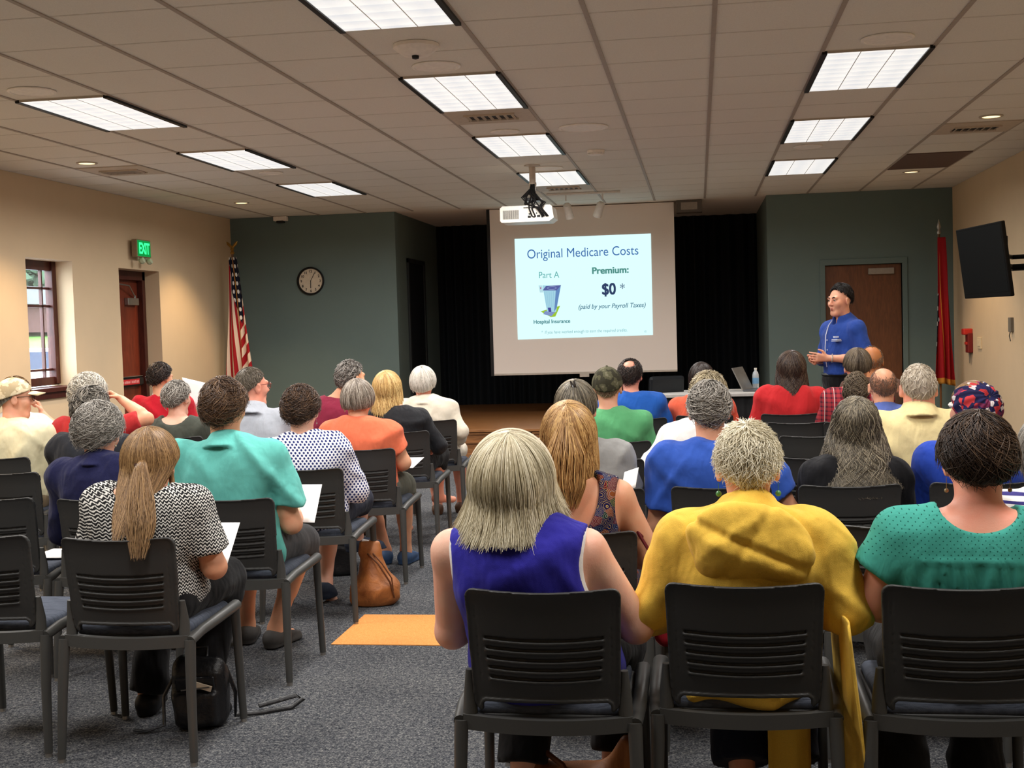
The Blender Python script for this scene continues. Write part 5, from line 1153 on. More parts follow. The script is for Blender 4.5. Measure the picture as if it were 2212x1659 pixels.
# ---- right block, second row
Jk = dict(hx=-.465, htop=1.245, hdy=.22, sw=.165, belly=.2, arm=1.05, yaw=0, pitch=4, E={1: (.245, .25, .68), -1: (-.25, .25, .68)})
_j = seated(-.43, 4.15, **Jk); H_ = _j['H']
lk = dict(path=[H_+V3(0, -.115, .05), H_+V3(0, -.135, -.05), H_+V3(.0, -.14, -.16), H_+V3(.005, -.15, -.235)], r=[.03, .075, .07, .035], n=700, rad=.0019, wave=.15, tip=.25)
sit('woman with long dark-blonde hair in a low-backed floral sundress, second row', -.43, 4.15, Jk, OCC % 'woman in the floral sundress', skin_m=SK2, seed=21, rz=.03,
    shirt=dict(name='sundress', mat=P_floral, sleeve=0, neck='deep', scoop=(.112, .15, .205), folds=.6), pants=dict(name='skirt', mat=P_floral, len=.3, skirt=1), shoes=S_brn,
    hair=('long', HDB, dict(end=(104, 100, 60), th=(.018, .020), drop=(.15, .12, 0), flare=.06, N=2200, M=14, rad=.0017, L=.88, back=.03, wave=(.12, 1.4), locks=[lk])))
# ---- right block, third row
Jk = dict(hx=-.545, htop=1.27, hdy=.22, sw=.165, belly=.3, fat=1.0)
_j = seated(-.45, 5.23, **Jk); H_ = _j['H']
lk = dict(path=[H_+V3(0, -.10, .10), H_+V3(0, -.13, .02), H_+V3(0, -.135, -.12), H_+V3(.02, -.14, -.24)], r=[.02, .05, .06, .04], n=400, rad=.002, wave=.2)
sit('woman with a dark hair clip in a pale grey t-shirt, before the floral sundress', -.45, 5.23, Jk, OCC % 'woman in the pale grey t-shirt', skin_m=SK, seed=31,
    shirt=dict(name='t_shirt', mat=cloth('pale_grey_jersey', (156, 156, 154)), sleeve=.6), pants=dict(mat=K_khk), shoes=S_brn, hair=('tied', HGL, dict(end=(104, 98, 68), th=(.02, .016), locks=[lk])), extras=[hairclip])
sit('man with curly grey hair in a bright blue t-shirt, third row', .08, 5.27, dict(hx=.04, htop=1.245, hdy=.22, sw=.200, belly=.7, fat=1.1, arm=1.15, pitch=-4, neck=.06, E={-1: (-.28, .23, .60), 1: (.30, .2, .66)}, W={-1: (-.12, .44, .62), 1: (.12, .44, .64)}), OCC % 'man in the bright blue t-shirt', skin_m=SK2, seed=32,
    shirt=dict(name='t_shirt', mat=cloth('bright_blue_jersey', (52, 90, 184)), sleeve=.66, folds=1.2, g=.016), pants=dict(mat=K_jean), shoes=S_wht, hair=('fluffy', HGR, dict(end=(116, 94, 72), th=(.016, .010), N=1500, L=.24, curlamp=.006)))
Jk = dict(hx=.665, htop=1.165, hdy=.2, sw=.165, belly=.3)
sit('woman with very long wavy grey-brown hair in a black top, third row', .61, 5.28, Jk, OCC % 'long-haired woman in the black top', skin_m=SK, seed=33,
    shirt=dict(name='top', mat=cloth('black_jersey', (20, 20, 23)), sleeve=1.5), pants=dict(mat=K_blk), shoes=S_blk,
    hair=('long', HGL, dict(end=(104, 104, 62), th=(.012, .02), drop=(.20, .21, .0), flare=.36, curl=-.2, N=2600, M=16, rad=.0019, wave=(.22, 2.2), L=.86, back=.12, tipj=.08, curlamp=.008, curln=4)))
sit('person in a blue top and a gathered red, white and navy cap', 1.15, 5.32, dict(hx=1.16, htop=1.225, hdy=.22, sw=.175, belly=.4, yaw=25, fat=1.04), OCC % 'person in the red and navy printed cap', skin_m=SK, seed=34,
    shirt=dict(name='top', mat=cloth('royal_blue_cotton', (40, 72, 178)), sleeve=1.6, neck='collar'), pants=dict(mat=K_blk), shoes=S_blk, hair=('tied', HLB), extras=[pleated_cap])
sit('grey-haired woman in a navy and white striped top at the right edge', 1.24, 4.25, dict(hx=1.20, htop=1.16, hdy=.22, sw=.165, belly=.3), OCC % 'woman in the striped top', skin_m=SKP, seed=22,
    shirt=dict(name='striped_top', mat=P_stripe, sleeve=.6, neck='scoop', scoop=(.10, .16, .075)), pants=dict(mat=K_jean), shoes=S_wht, hair=('bob', HGR, dict(N=1500, rad=.0018, drop=(.05, .06, 0))))
# ---- right block, fourth row and beyond
sit('sandy-haired person in a white shirt, just before the bright blue t-shirt man', -.07, 6.25, dict(hx=.045, htop=1.245, hdy=.24, sw=.17, belly=.3, E={-1: (-.30, .22, .64)}), OCC % 'person in the white shirt', near=False, skin_m=SK2, seed=41,
    shirt=dict(name='shirt', mat=cloth('white_cotton', (236, 234, 230)), sleeve=1.5, folds=1.2), pants=dict(mat=K_jean), shoes=S_wht, hair=('short', hairmat('sandy_grey_hair', [(110, 98, 76), (164, 150, 120), (208, 194, 160)]), dict(th=(.022, .014), L=.3)))
sit('heavy-set man with cropped white hair in a cream polo shirt, right side', 1.0, 5.85, dict(hx=1.03, htop=1.29, hdy=.24, sw=.195, belly=.7, fat=1.08, arm=1.15, neck=.07, sd=.035), OCC % 'man in the cream polo shirt', near=True, skin_m=SK3, seed=42,
    shirt=dict(name='polo_shirt', mat=cloth('cream_pique', (232, 214, 158)), sleeve=.68, neck='collar'), pants=dict(mat=K_khk), shoes=S_brn, hair=('crop', HSL))
sit('man in a green t-shirt and a dark camouflage cap, fifth row', -.5, 7.31, dict(hx=-.555, htop=1.25, hdy=.2, sw=.18, belly=.5, fat=1.04, arm=1.1), OCC % 'man in the green t-shirt', near=False, skin_m=SK, seed=51,
    shirt=dict(name='t_shirt', mat=cloth('green_jersey', (92, 168, 114)), sleeve=.68), pants=dict(mat=K_jean), shoes=S_wht, hair=('crop', HTN), extras=[headwear(P_camo), glasses(frame=(60, 50, 40))])
sit('balding dark-haired man in a bright blue shirt, near the stage', -.45, 9.03, dict(hx=-.51, htop=1.245, hdy=.22, sw=.185, belly=.5, fat=1.05, yaw=-8, pitch=-4, arm=1.1), OCC % 'balding man in the bright blue shirt', near=False, skin_m=SK3, seed=61,
    shirt=dict(name='t_shirt', mat=cloth('azure_jersey', (36, 92, 180)), sleeve=.7), pants=dict(mat=K_khk), shoes=S_brn, hair=('short', HDK, dict(shell=0, end=(114, 92, 30), start=.30, th=(.006, .006), L=.2, N=3600, tilt=24, rad=.0016, dens=.8)))
sit('woman with straight dark brown hair in a coral top, last row before the stage', .03, 9.2, dict(hx=.015, htop=1.2, hdy=.22, sw=.18, belly=.3, fat=1.0), OCC % 'woman in the coral top near the stage', near=False, skin_m=SK, seed=62,
    shirt=dict(name='top', mat=cloth('coral_crepe', (236, 104, 74)), sleeve=.8), pants=dict(mat=K_blk), shoes=S_blk, hair=('long', HDK, dict(drop=(.08, .09, 0), th=(.014, .016), flare=0)))
Jk = dict(hx=.68, htop=1.265, hdy=.22, sw=.19, belly=.5, fat=1.06, arm=1.15, pitch=3)
sit('woman with long dark hair in a bright red top, near the white table', .65, 9.2, Jk, OCC % 'woman in the bright red top', near=False, skin_m=SK, seed=63,
    shirt=dict(name='top', mat=cloth('bright_red_crepe', (206, 46, 50)), sleeve=.8), pants=dict(mat=K_blk), shoes=S_blk, hair=('long', hairmat('dark_auburn_hair', [(34, 24, 22), (62, 46, 40), (110, 92, 76)]), dict(drop=(.15, .12, 0), th=(.02, .028), flare=.16, back=.08, wave=(.25, 2), N=1900)))
Jk = dict(hx=1.06, htop=1.295, hdy=.22, sw=.17, belly=.3)
_j = seated(1.02, 8.4, **Jk); H_ = _j['H']
lk = dict(path=[H_+V3(0, -.10, -.03), H_+V3(-.02, -.14, -.08), H_+V3(-.035, -.15, -.17), H_+V3(-.03, -.14, -.24)], r=[.03, .085, .09, .05], n=700, rad=.0028, wave=1.6, tip=.3)
sit('woman with a curly brown ponytail in a red plaid shirt, right side', 1.02, 8.4, Jk, OCC % 'woman in the red plaid shirt', near=False, skin_m=SK, seed=64,
    shirt=dict(name='plaid_shirt', mat=P_plaid, sleeve=1.6, neck='crew'), pants=dict(mat=K_jean), shoes=S_brn, hair=('tied', hairmat('greying_brown_hair', [(50, 40, 32), (96, 82, 66), (140, 126, 106)]), dict(th=(.02, .016), locks=[lk])))
sit('bald man with dark stubble in a lavender-blue polo shirt, beside the cream polo', 1.08, 7.4, dict(hx=1.085, htop=1.215, hdy=.22, sw=.18, belly=.4, pitch=-3), OCC % 'bald man in the lavender-blue polo', near=False, skin_m=SK2, seed=65,
    shirt=dict(name='polo_shirt', mat=cloth('lavender_blue_pique', (92, 112, 186)), sleeve=.66, neck='collar'), pants=dict(mat=K_khk), shoes=S_brn, hair=('fringe', hairmat('dark_stubble', [(104, 80, 66), (128, 100, 84), (150, 120, 102)]), dict(start=.40, end=(112, 90, 60), th=(.002, .002), N=5000, rad=.0009, L=.035, vol=.001)), extras=[glasses(frame=(36, 30, 28))])
sit('bald tanned man mostly hidden behind the curly ponytail, right side', 1.3, 9.3, dict(hx=1.275, htop=1.30, hdy=.22, sw=.17, belly=.4), OCC % 'bald tanned man behind the curly ponytail', near=False, skin_m=skin('tanned_orange_skin', (196, 132, 84)), seed=66,
    shirt=dict(name='shirt', mat=cloth('brown_cotton', (96, 70, 58)), sleeve=.7), pants=dict(mat=K_khk), shoes=S_brn, hair=('fringe', HTN, dict(start=.6, N=1200, rad=.0012)))
# ---- left block
Jk = dict(hx=-2.03, htop=1.175, hdy=.27, sw=.178, belly=.3, arm=1.05, pitch=-14, roll=0, sd=.055, E={1: (.255, .24, .66), -1: (-.24, .24, .66)}, W={1: (.12, .44, .68), -1: (-.1, .44, .66)}, K={1: (.15, .62, .54), -1: (-.14, .62, .52)}, A={-1: (-.19, .58, .086), 1: (.08, .46, .086)})
_j = seated(-2.04, 4.06, **Jk); H_ = _j['H']; tie = H_+_j['R'] @ V3(.022, -.128, -.012)
lk = [dict(path=[tie+V3(0, .012, .004), tie+V3(.008, -.026, -.022), H_+V3(.050, -.205, -.11), H_+V3(.075, -.262, -.19), H_+V3(.095, -.335, -.295)], r=[.014, .028, .052, .058, .026], n=1400, rad=.0015, wave=.3, tip=.40),
      dict(path=[H_+V3(.075, .0, .0), H_+V3(.092, -.02, -.1), H_+V3(.080, -.03, -.19)], r=[.010, .010, .006], n=70, rad=.0014, wave=.2)]
sit('woman with a light brown ponytail in a black and white wavy-patterned top', -2.04, 4.06, Jk, OCC % 'woman with the light brown ponytail', skin_m=SK2, seed=71, rz=0,
    shirt=dict(name='patterned_top', mat=P_wavy, sleeve=.74, neck='scoop', scoop=(.10, .15, .062), folds=1.1, g=.014, add=[lambda q: q.el((.0, .30, .565), (.20, .20, .105), .05)], hem=.47), pants=dict(mat=K_blk, cuff=.062), shoes=S_blk,
    hair=('long', HLB, dict(end=(100, 98, 62), th=(.022, .024), drop=(.205, .06, 0), flare=-.22, curl=0, back=1.0, N=3400, M=14, rad=.0014, L=.86, wave=(.08, 1.4), tipj=.07, locks=lk)), extras=[hairtie(tie+V3(0, -.004, -.004)), earrings((190, 170, 140), .004, .03)])
sit('man with brown hair in an aqua polo shirt, left block by the aisle', -2.02, 5.03, dict(hx=-2.10, htop=1.31, hdy=.22, sw=.195, belly=.5, fat=1.05, arm=1.1, neck=.06, E={1: (.20, .25, .66), -1: (-.30, .22, .66)}, W={1: (.13, .5, .70), -1: (-.1, .45, .66)}, K={1: (.13, .62, .52), -1: (-.16, .62, .52)}, A={1: (-.03, .62, .09), -1: (-.2, .7, .09)}, toe={1: (.3, 1, 0), -1: (-.2, 1, 0)}), OCC % 'man in the aqua polo shirt', skin_m=SK2, seed=72, rz=0,
    shirt=dict(name='polo_shirt', mat=cloth('aqua_pique', (106, 196, 186)), sleeve=.7, neck='collar', folds=1.7, g=.015), pants=dict(name='shorts', mat=K_grey, len=.12, cuff=.075), shoes=S_gry,
    hair=('short', HBR, dict(end=(116, 92, 72), th=(.024, .014), N=2600, L=.26, M=7, rad=.0016, wave=(.5, 1.8), swirl=.3, lift=.013, vol=.011, curlamp=.004, phj=.3)))
sit('woman with wavy grey hair in a navy fleece jacket, behind the ponytail', -2.6, 5.05, dict(hx=-2.715, htop=1.21, hdy=.22, sw=.18, belly=.4, fat=1.04, pitch=-8, sd=.02), OCC % 'woman in the navy fleece', skin_m=SK, seed=73,
    shirt=dict(name='fleece_jacket', mat=cloth('navy_fleece', (32, 34, 70), .95, 400), g=.02, sleeve=1.7, neck='collar', folds=.8), pants=dict(mat=K_khk), shoes=S_brn, hair=('fluffy', HGR, dict(N=2000, rad=.0018, th=(.03, .028), end=(114, 102, 72), L=.34)), extras=[earrings((206, 190, 160), .005, .01), glasses(frame=(120, 90, 60))])
sit('person with short dark grey hair in a black jacket, left side', -3.22, 6.1, dict(hx=-3.295, htop=1.25, hdy=.22, sw=.18, belly=.3, pitch=-5), OCC % 'person in the black jacket', near=False, skin_m=SK, seed=81,
    shirt=dict(name='jacket', mat=cloth('charcoal_twill', (34, 36, 42)), g=.018, sleeve=1.7, neck='collar'), pants=dict(mat=K_blk), shoes=S_blk, hair=('short', HSG, dict(th=(.02, .016), L=.26, N=1400)))
sit('dark-haired woman in a white blouse with navy dots, by the aisle', -2.03, 6.1, dict(hx=-2.10, htop=1.225, hdy=.22, sw=.178, belly=.4, fat=1.02, E={1: (.20, .26, .67)}, W={1: (.12, .42, .62)}, K={-1: (-.05, .62, .52), 1: (.12, .62, .56)}, A={-1: (-.06, .50, .11), 1: (.03, .84, .31)}, toe={-1: (.1, .8, -.55), 1: (.75, .6, -.15)}), OCC % 'woman in the dotted blouse', skin_m=SKP, seed=82, rz=.02,
    shirt=dict(name='dotted_blouse', mat=P_dots, sleeve=1.25, neck='crew', folds=1.3, g=.02), pants=dict(mat=K_navy, len=.18, cuff=.06), shoes=S_nvy,
    hair=('fluffy', hairmat('dark_brown_curls', [(30, 20, 16), (66, 46, 34), (112, 84, 60)]), dict(N=2000, rad=.0017, th=(.024, .018), L=.26)), extras=[earrings((170, 160, 150), .004, .02)])
sit('woman with grey highlighted bob in a coral-orange t-shirt, by the aisle', -2.0, 7.08, dict(hx=-2.065, htop=1.215, hdy=.22, sw=.182, belly=.5, fat=1.06, arm=1.12, pitch=-8, sd=.01, E={1: (.20, .24, .70)}, W={1: (.12, .46, .66)}, A={1: (.10, .64, .086), -1: (-.04, .66, .086)}), OCC % 'woman in the coral-orange t-shirt', near=True, skin_m=SK2, seed=91, rz=.02,
    shirt=dict(name='t_shirt', mat=cloth('coral_jersey', (246, 124, 88)), sleeve=.62, folds=1.2, g=.016), pants=dict(name='shorts', mat=K_olv, len=.12, cuff=.072), shoes=S_blu, hair=('bob', hairmat('highlighted_grey_hair', [(64, 52, 42), (140, 126, 112), (206, 196, 182)]), dict(N=1600, rad=.0018, th=(.022, .024), drop=(.0, .02, 0), end=(110, 104, 66))), extras=[earrings((190, 190, 186), .013, .01, True)])
sit('man in a pale camouflage cap, glasses and a cream shirt at the left edge', -4.2, 6.86, dict(hx=-4.19, htop=1.285, hdy=.22, sw=.18, belly=.4, yaw=-58, pitch=-2, arm=1.05), OCC % 'man in the pale camouflage cap', near=True, skin_m=SK, seed=92,
    shirt=dict(name='shirt', mat=cloth('cream_cotton', (236, 228, 190)), sleeve=.85, folds=1.2, g=.016), pants=dict(mat=K_khk), shoes=S_brn, hair=('crop', HGR), extras=[headwear(P_camo2), glasses(frame=(44, 32, 28))])
sit('person with messy white hair in a red shirt resting a raised fist on the head', -3.72, 7.07, dict(hx=-3.815, htop=1.285, hdy=.22, sw=.185, belly=.4, E={1: (.27, .26, .995)}, W={1: (.075, .33, 1.115)}, hand={1: ((-.8, -.1, .55), (-.3, -.2, -.6), 1.6)}), OCC % 'person in red with a raised fist', near=True, skin_m=SK2, seed=93,
    shirt=dict(name='t_shirt', mat=cloth('crimson_jersey', (182, 46, 48)), sleeve=.75), pants=dict(mat=K_jean), shoes=S_wht, hair=('fluffy', hairmat('white_grey_hair', [(120, 116, 108), (190, 184, 172), (236, 228, 210)]), dict(N=1600, th=(.024, .03), end=(116, 106, 72))))
sit('man with short greying hair and glasses in a pale grey polo shirt, left block', -2.66, 7.1, dict(hx=-2.745, htop=1.315, hdy=.22, sw=.19, belly=.5, fat=1.04, yaw=-38, neck=.06, arm=1.1), OCC % 'man in the pale grey polo shirt', near=True, skin_m=SK3, seed=94,
    shirt=dict(name='polo_shirt', mat=cloth('pale_grey_pique', (188, 194, 204)), sleeve=.68, neck='collar'), pants=dict(mat=K_khk), shoes=S_brn, hair=('crop', hairmat('greying_crop', [(62, 54, 44), (108, 98, 84), (150, 140, 124)]), dict(N=1800, rad=.0016, th=(.010, .006))), extras=[glasses(frame=(130, 60, 50))])
sit('grey-haired woman in an olive-grey top, left block behind the aqua polo', -3.62, 8.1, dict(hx=-3.68, htop=1.195, hdy=.22, sw=.172, belly=.3, yaw=-10), OCC % 'woman in the olive-grey top', near=False, skin_m=SKP, seed=101,
    shirt=dict(name='top', mat=cloth('olive_grey_jersey', (70, 74, 66)), sleeve=.8, neck='scoop', scoop=(.10, .16, .06)), pants=dict(mat=K_blk), shoes=S_blk, hair=('short', HGR, dict(th=(.016, .014), L=.24, N=1400)))
sit('person in a pale grey-white shirt with a fist held to the face, far left', -4.88, 8.16, dict(hx=-4.95, htop=1.245, hdy=.22, sw=.175, belly=.3, yaw=-15, pitch=-8, E={1: (.27, .2, .82)}, W={1: (.085, .30, .965)}, hand={1: ((-.35, .1, .8), (-.6, -.3, 0), 1.5)}), OCC % 'person with a fist to the face', near=False, skin_m=SK, seed=102,
    shirt=dict(name='shirt', mat=cloth('greyish_white_cotton', (212, 212, 208)), sleeve=1.1), pants=dict(mat=K_jean), shoes=S_wht, hair=('short', HLB, dict(th=(.02, .014))))
sit('man with a maroon shirt, grey hair and beard, left of the stage', -2.62, 8.25, dict(hx=-2.44, htop=1.305, hdy=.22, sw=.165, belly=.4, yaw=-40, sx=.05, E={1: (.20, .22, .70)}), OCC % 'man in the maroon shirt', near=False, skin_m=SK2, seed=103,
    shirt=dict(name='shirt', mat=cloth('maroon_cotton', (132, 38, 62)), sleeve=.8), pants=dict(mat=K_jean), shoes=S_brn, hair=('short', hairmat('iron_grey_hair', [(60, 56, 52), (120, 114, 108), (176, 170, 162)]), dict(th=(.015, .009), N=1600, L=.16, rad=.0018)))
Jk = dict(hx=-2.18, htop=1.225, hdy=.22, sw=.155, belly=.3, sx=-.05, E={1: (.22, .24, .69), -1: (-.21, .22, .70)}, K={1: (.14, .62, .58), -1: (-.1, .6, .52)}, A={1: (.12, .66, .30), -1: (-.11, .55, .086)}, toe={1: (.7, .7, -.1), -1: (0, 1, 0)})
sit('woman with long pale blonde hair in a black blouse, left of the stage', -2.05, 8.25, Jk, OCC % 'blonde woman in the black blouse', near=False, skin_m=SK3, seed=104, rz=.02,
    shirt=dict(name='blouse', mat=cloth('black_satin', (28, 29, 33), .55), sleeve=1.2), pants=dict(mat=K_blk, len=.4), shoes=None, hair=('long', HBL, dict(drop=(.13, .11, 0), th=(.016, .022), flare=.12, N=2200)))
sit('white-haired woman in a cream-white jacket at the front of the left block', -2.05, 9.22, dict(hx=-2.14, htop=1.215, hdy=.22, sw=.178, belly=.4, fat=1.04, E={1: (.20, .18, .71)}, W={1: (.13, .46, .60)}, A={1: (.10, .66, .086), -1: (-.08, .56, .086)}), OCC % 'white-haired woman in the cream-white jacket', near=False, skin_m=SK3, seed=105, rz=.02,
    shirt=dict(name='jacket', mat=cloth('ivory_linen', (236, 226, 206)), g=.02, sleeve=1.7, neck='collar', folds=1.2), pants=dict(name='skirt', mat=cloth('ivory_linen2', (230, 222, 204)), len=.1, skirt=1), shoes=S_brn, hair=('bob', HWH, dict(N=1400, th=(.024, .024), end=(112, 104, 66), drop=(0, .01, 0))))
sit('man with short dark hair in a red shirt before the exit door', -4.22, 9.2, dict(hx=-4.30, htop=1.3, hdy=.22, sw=.19, belly=.5, yaw=-18, arm=1.1, pitch=-4), OCC % 'dark-haired man in red by the exit door', near=False, skin_m=SK2, seed=106,
    shirt=dict(name='t_shirt', mat=cloth('scarlet_jersey', (196, 30, 46)), sleeve=.75), pants=dict(mat=K_jean), shoes=S_wht, hair=('short', HDK, dict(th=(.018, .010), L=.2, N=1400)))
# ---- chairs nobody sits on
for x, y, l in ((-2.62, 4.12, 'empty black stacking chair left of the ponytail woman, nearest at the left edge'), (-3.16, 5.10, 'empty black stacking chair at the left edge holding a paper and dark folder'), (-3.69, 6.08, 'empty black stacking chair just behind the cream shirt man at the left edge'),
                (-2.60, 6.12, 'black stacking chair between the dotted blouse and the black jacket, mostly hidden'),
                (.105, 4.28, 'empty black stacking chair straight in front of the yellow jacket'), (.66, 4.25, 'empty black stacking chair between the yellow jacket and the teal blouse'),
                (-.5, 6.34, 'empty black stacking chair in front of the pale grey t-shirt woman'), (.59, 6.32, 'empty black stacking chair in front of the long-haired woman in black'), (.67, 7.48, 'empty black stacking chair two rows ahead of the long-haired woman in black'),
                (-.55, 8.42, 'empty black stacking chair in front of the green t-shirt man'), (.0, 8.42, 'empty black stacking chair behind the coral top woman near the stage'), (.645, 8.44, 'empty black stacking chair right behind the woman in the bright red top'), (.08, 7.4, 'empty black stacking chair in front of the white shirt, beside the green t-shirt man')): chair(x, y, l, rngc.uniform(-.03, .03))
c0 = make_chair(CH[0][3]); c0.location = (CH[0][0], CH[0][1], 0); c0.rotation_euler.z = CH[0][2]; c0['group'] = 'black stacking chairs'
for x, y, rz, l in CH[1:]: dup(c0, (x, y, 0), rz, l, 'black stacking chairs')

# ------------------------------------------------------------------ the presenter
J = {}; PZ = 1.0
H = V3(0, .02, 1.635); R = rot(math.radians(4), math.radians(-2), 0); N = V3(0, -.02, 1.475)
J.update(H=H, R=R, N=N, P=V3(0, 0, 1.0), sw=.168, belly=.35, fat=.96, arm=1.0, leg=1.0, neck=.056)
J['S'] = {s: N+V3(s*.165, .01, -.078) for s in (-1, 1)}
J['E'] = {1: V3(.265, -.01, 1.165), -1: V3(-.275, -.03, 1.16)}; J['W'] = {1: V3(.075, .215, 1.15), -1: V3(-.09, .215, 1.175)}
J['hip'] = {s: V3(s*.095, 0, .94) for s in (-1, 1)}; J['K'] = {s: V3(s*.11, .02, .51) for s in (-1, 1)}; J['A'] = {s: V3(s*.13, -.02, .086) for s in (-1, 1)}; J['toe'] = {s: V3(s*.25, 1, 0) for s in (-1, 1)}
J['hand'] = {-1: (unit((.42, .9, .10)), V3(.9, -.3, .15), .35), 1: (unit((-.55, .8, -.05)), V3(-.55, -.25, .75), .95)}
def brows(b, J):
    m = MB(); H, R = rel(J)
    for s in (-1, 1): m.tube([H+R @ V3(s*.014, .0935, .030), H+R @ V3(s*.032, .0935, .036), H+R @ V3(s*.05, .081, .030)], [.0035, .0042, .002], 6)
    m.build('eyebrow', flat('dark_brow', (34, 26, 22)), b, True)
    m = MB(); m.rc = None; m.tube([H+R @ V3(-.020, .0855, -.059), H+R @ V3(-.008, .0925, -.0575), H+R @ V3(.008, .0925, -.0575), H+R @ V3(.020, .0855, -.059)], [.002, .0042, .0042, .002], 8); m.tube([H+R @ V3(-.017, .0855, -.067), H+R @ V3(0, .0925, -.069), H+R @ V3(.017, .0855, -.067)], [.002, .0050, .002], 8); m.build('lip', flat('lip_rose', (170, 92, 84), .5), b, True)
    m = MB(); N = J['N']
    for z in (1.40, 1.32, 1.24, 1.16): m.lathe([(.006, 0), (.006, .002), (.0001, .003)], (0, .155-.02*abs(1.28-z), z), 12, rot(0, -PI/2, 0))
    m.build('shirt_button', flat('button_white', (206, 210, 226), .4), b)
    m = MB(); m.rc = None; a_ = np.linspace(0, 2*PI, 20); c = J['W'][-1]; d = unit(J['W'][-1]-J['E'][-1]); q1 = unit(np.cross(d, (0, 0, 1))); q2 = np.cross(d, q1); m.tube([c-d*.03+.034*(math.cos(a)*q1+math.sin(a)*q2) for a in a_], .005, 6, False); m.build('wristband', flat('pale_band', (206, 200, 190), .3, .5, .6), b, True)
    m = MB(); m.tube([(.048, .03, 1.515), (.040, .105, 1.44), (.022, .150, 1.36), (.012, .166, 1.26), (.006, .168, 1.17), (.0, .160, 1.10)], .0035, 6); m.build('lanyard', flat('button_white', (206, 210, 226)), b, True)
    # small white embroidered emblem on the chest: a crest above two lines of stitching
    m = MB()
    for x, z, w_, h_ in ((-.09, 1.345, .018, .012), (-.095, 1.325, .058, .006), (-.095, 1.313, .066, .005)): m.box((x, .135, z), (w_, .05, h_), rot(.22, .0, 0))
    m.build('chest_emblem', flat('emblem_white', (210, 220, 240), .7), b)
b = person('standing person in a royal blue button-up shirt gesturing with both hands', (1.17, 10.45, 0), J, None, SK, rotz=math.radians(122), seed=200,
    shirt=dict(name='button_shirt', mat=cloth('cobalt_cotton', (36, 68, 148), .75), sleeve=1.35, neck='collar', folds=1.3, g=.014, hem=1.035), pants=dict(mat=K_blk, cuff=.06), shoes=S_blk,
    hair=('short', hairmat('near_black_hair', [(14, 11, 10), (26, 21, 19), (52, 44, 40)]), dict(end=(106, 80, 47), th=(.030, .004), L=.3, N=3000, M=7, rad=.0013, lift=.012, wave=(.25, 1), tilt=10, vol=.006)), extras=[brows])
m = MB(); m.span((-.172, -.142, .0), (.172, -.1, .03)); 
m = MB(); a_ = np.linspace(0, 2*PI, 40); m.tube([(.168*math.cos(a), .005+.142*math.sin(a), 1.035) for a in a_], .017, 6, False); m.build('belt', M_black, b, True)
o = MB(); o.box((0, 0, 0), (.034, .11, .018), None, .005); ck_ = o.build('presentation_clicker', M_black); ck_.location = (1.02, 10.31, 1.18); ck_.rotation_euler = (0, .3, .9); tag(ck_, "small black clicker in the standing presenter's hands", 'remote')

# ------------------------------------------------------------------ held papers, bags, things on the floor
M_pap = flat('sheet_white', (240, 240, 238), .8, .2, 0, .02)
def sheet(label, pts, g=None, name='paper'):
    pts = [V3(*p) for p in pts]; c = sum(pts)/4; a = np.zeros((7, 7, 3))
    for i in range(7):
        for j in range(7):
            u, v = i/6, j/6; a[i, j] = (pts[0]*(1-u)+pts[1]*u)*(1-v)+(pts[3]*(1-u)+pts[2]*u)*v+V3(0, 0, .008*math.sin(PI*u)*math.sin(PI*v))-c
    m = MB(); m.grid(a); o = m.build(name, M_pap, None, True); o.location = c; sd = o.modifiers.new('thickness', 'SOLIDIFY'); sd.thickness = .0015; tag(o, label, 'paper', g); return o
G = 'printed handouts held by the audience'
sheet('white paper held on the lap of the aqua polo man', [(-1.93, 5.36, .655), (-1.73, 5.33, .655), (-1.78, 5.62, .79), (-1.98, 5.62, .79)], G)
sheet('white paper held on the lap of the ponytail woman', [(-1.97, 4.40, .655), (-1.76, 4.36, .655), (-1.82, 4.66, .765), (-2.02, 4.66, .765)], G)
sheet('white paper corner above the right shoulder of the floral sundress', [(-.30, 4.60, .88), (-.245, 4.6, .90), (-.235, 4.68, .965), (-.29, 4.7, .945)], G)
sheet('white paper on the lap of the blonde woman in black', [(-2.0, 8.5, .655), (-1.82, 8.5, .655), (-1.82, 8.75, .69), (-2.0, 8.75, .69)], G)
sheet('cream paper on the lap of the coral-orange t-shirt woman', [(-1.94, 7.4, .66), (-1.76, 7.4, .655), (-1.75, 7.68, .69), (-1.93, 7.68, .69)], G)
sheet('white sheet held in front of the dark-haired man in red by the exit', [(-4.12, 9.5, .95), (-3.92, 9.5, .90), (-3.98, 9.56, 1.12), (-4.18, 9.56, 1.17)], G)
sheet('white paper lying on the empty chair at the left edge, second row', [(-3.15, 5.36, .489), (-2.97, 5.36, .489), (-2.97, 5.6, .489), (-3.15, 5.6, .489)], G)
m = MB(); m.box((0, 0, 0), (.2, .26, .03), rot(.1), .006); fo = m.build('folder', flat('navy_folder', (34, 38, 70), .6)); fo.location = (-3.16, 5.24, .497); tag(fo, 'dark navy folder on the empty second-row chair beside the white paper', 'folder')
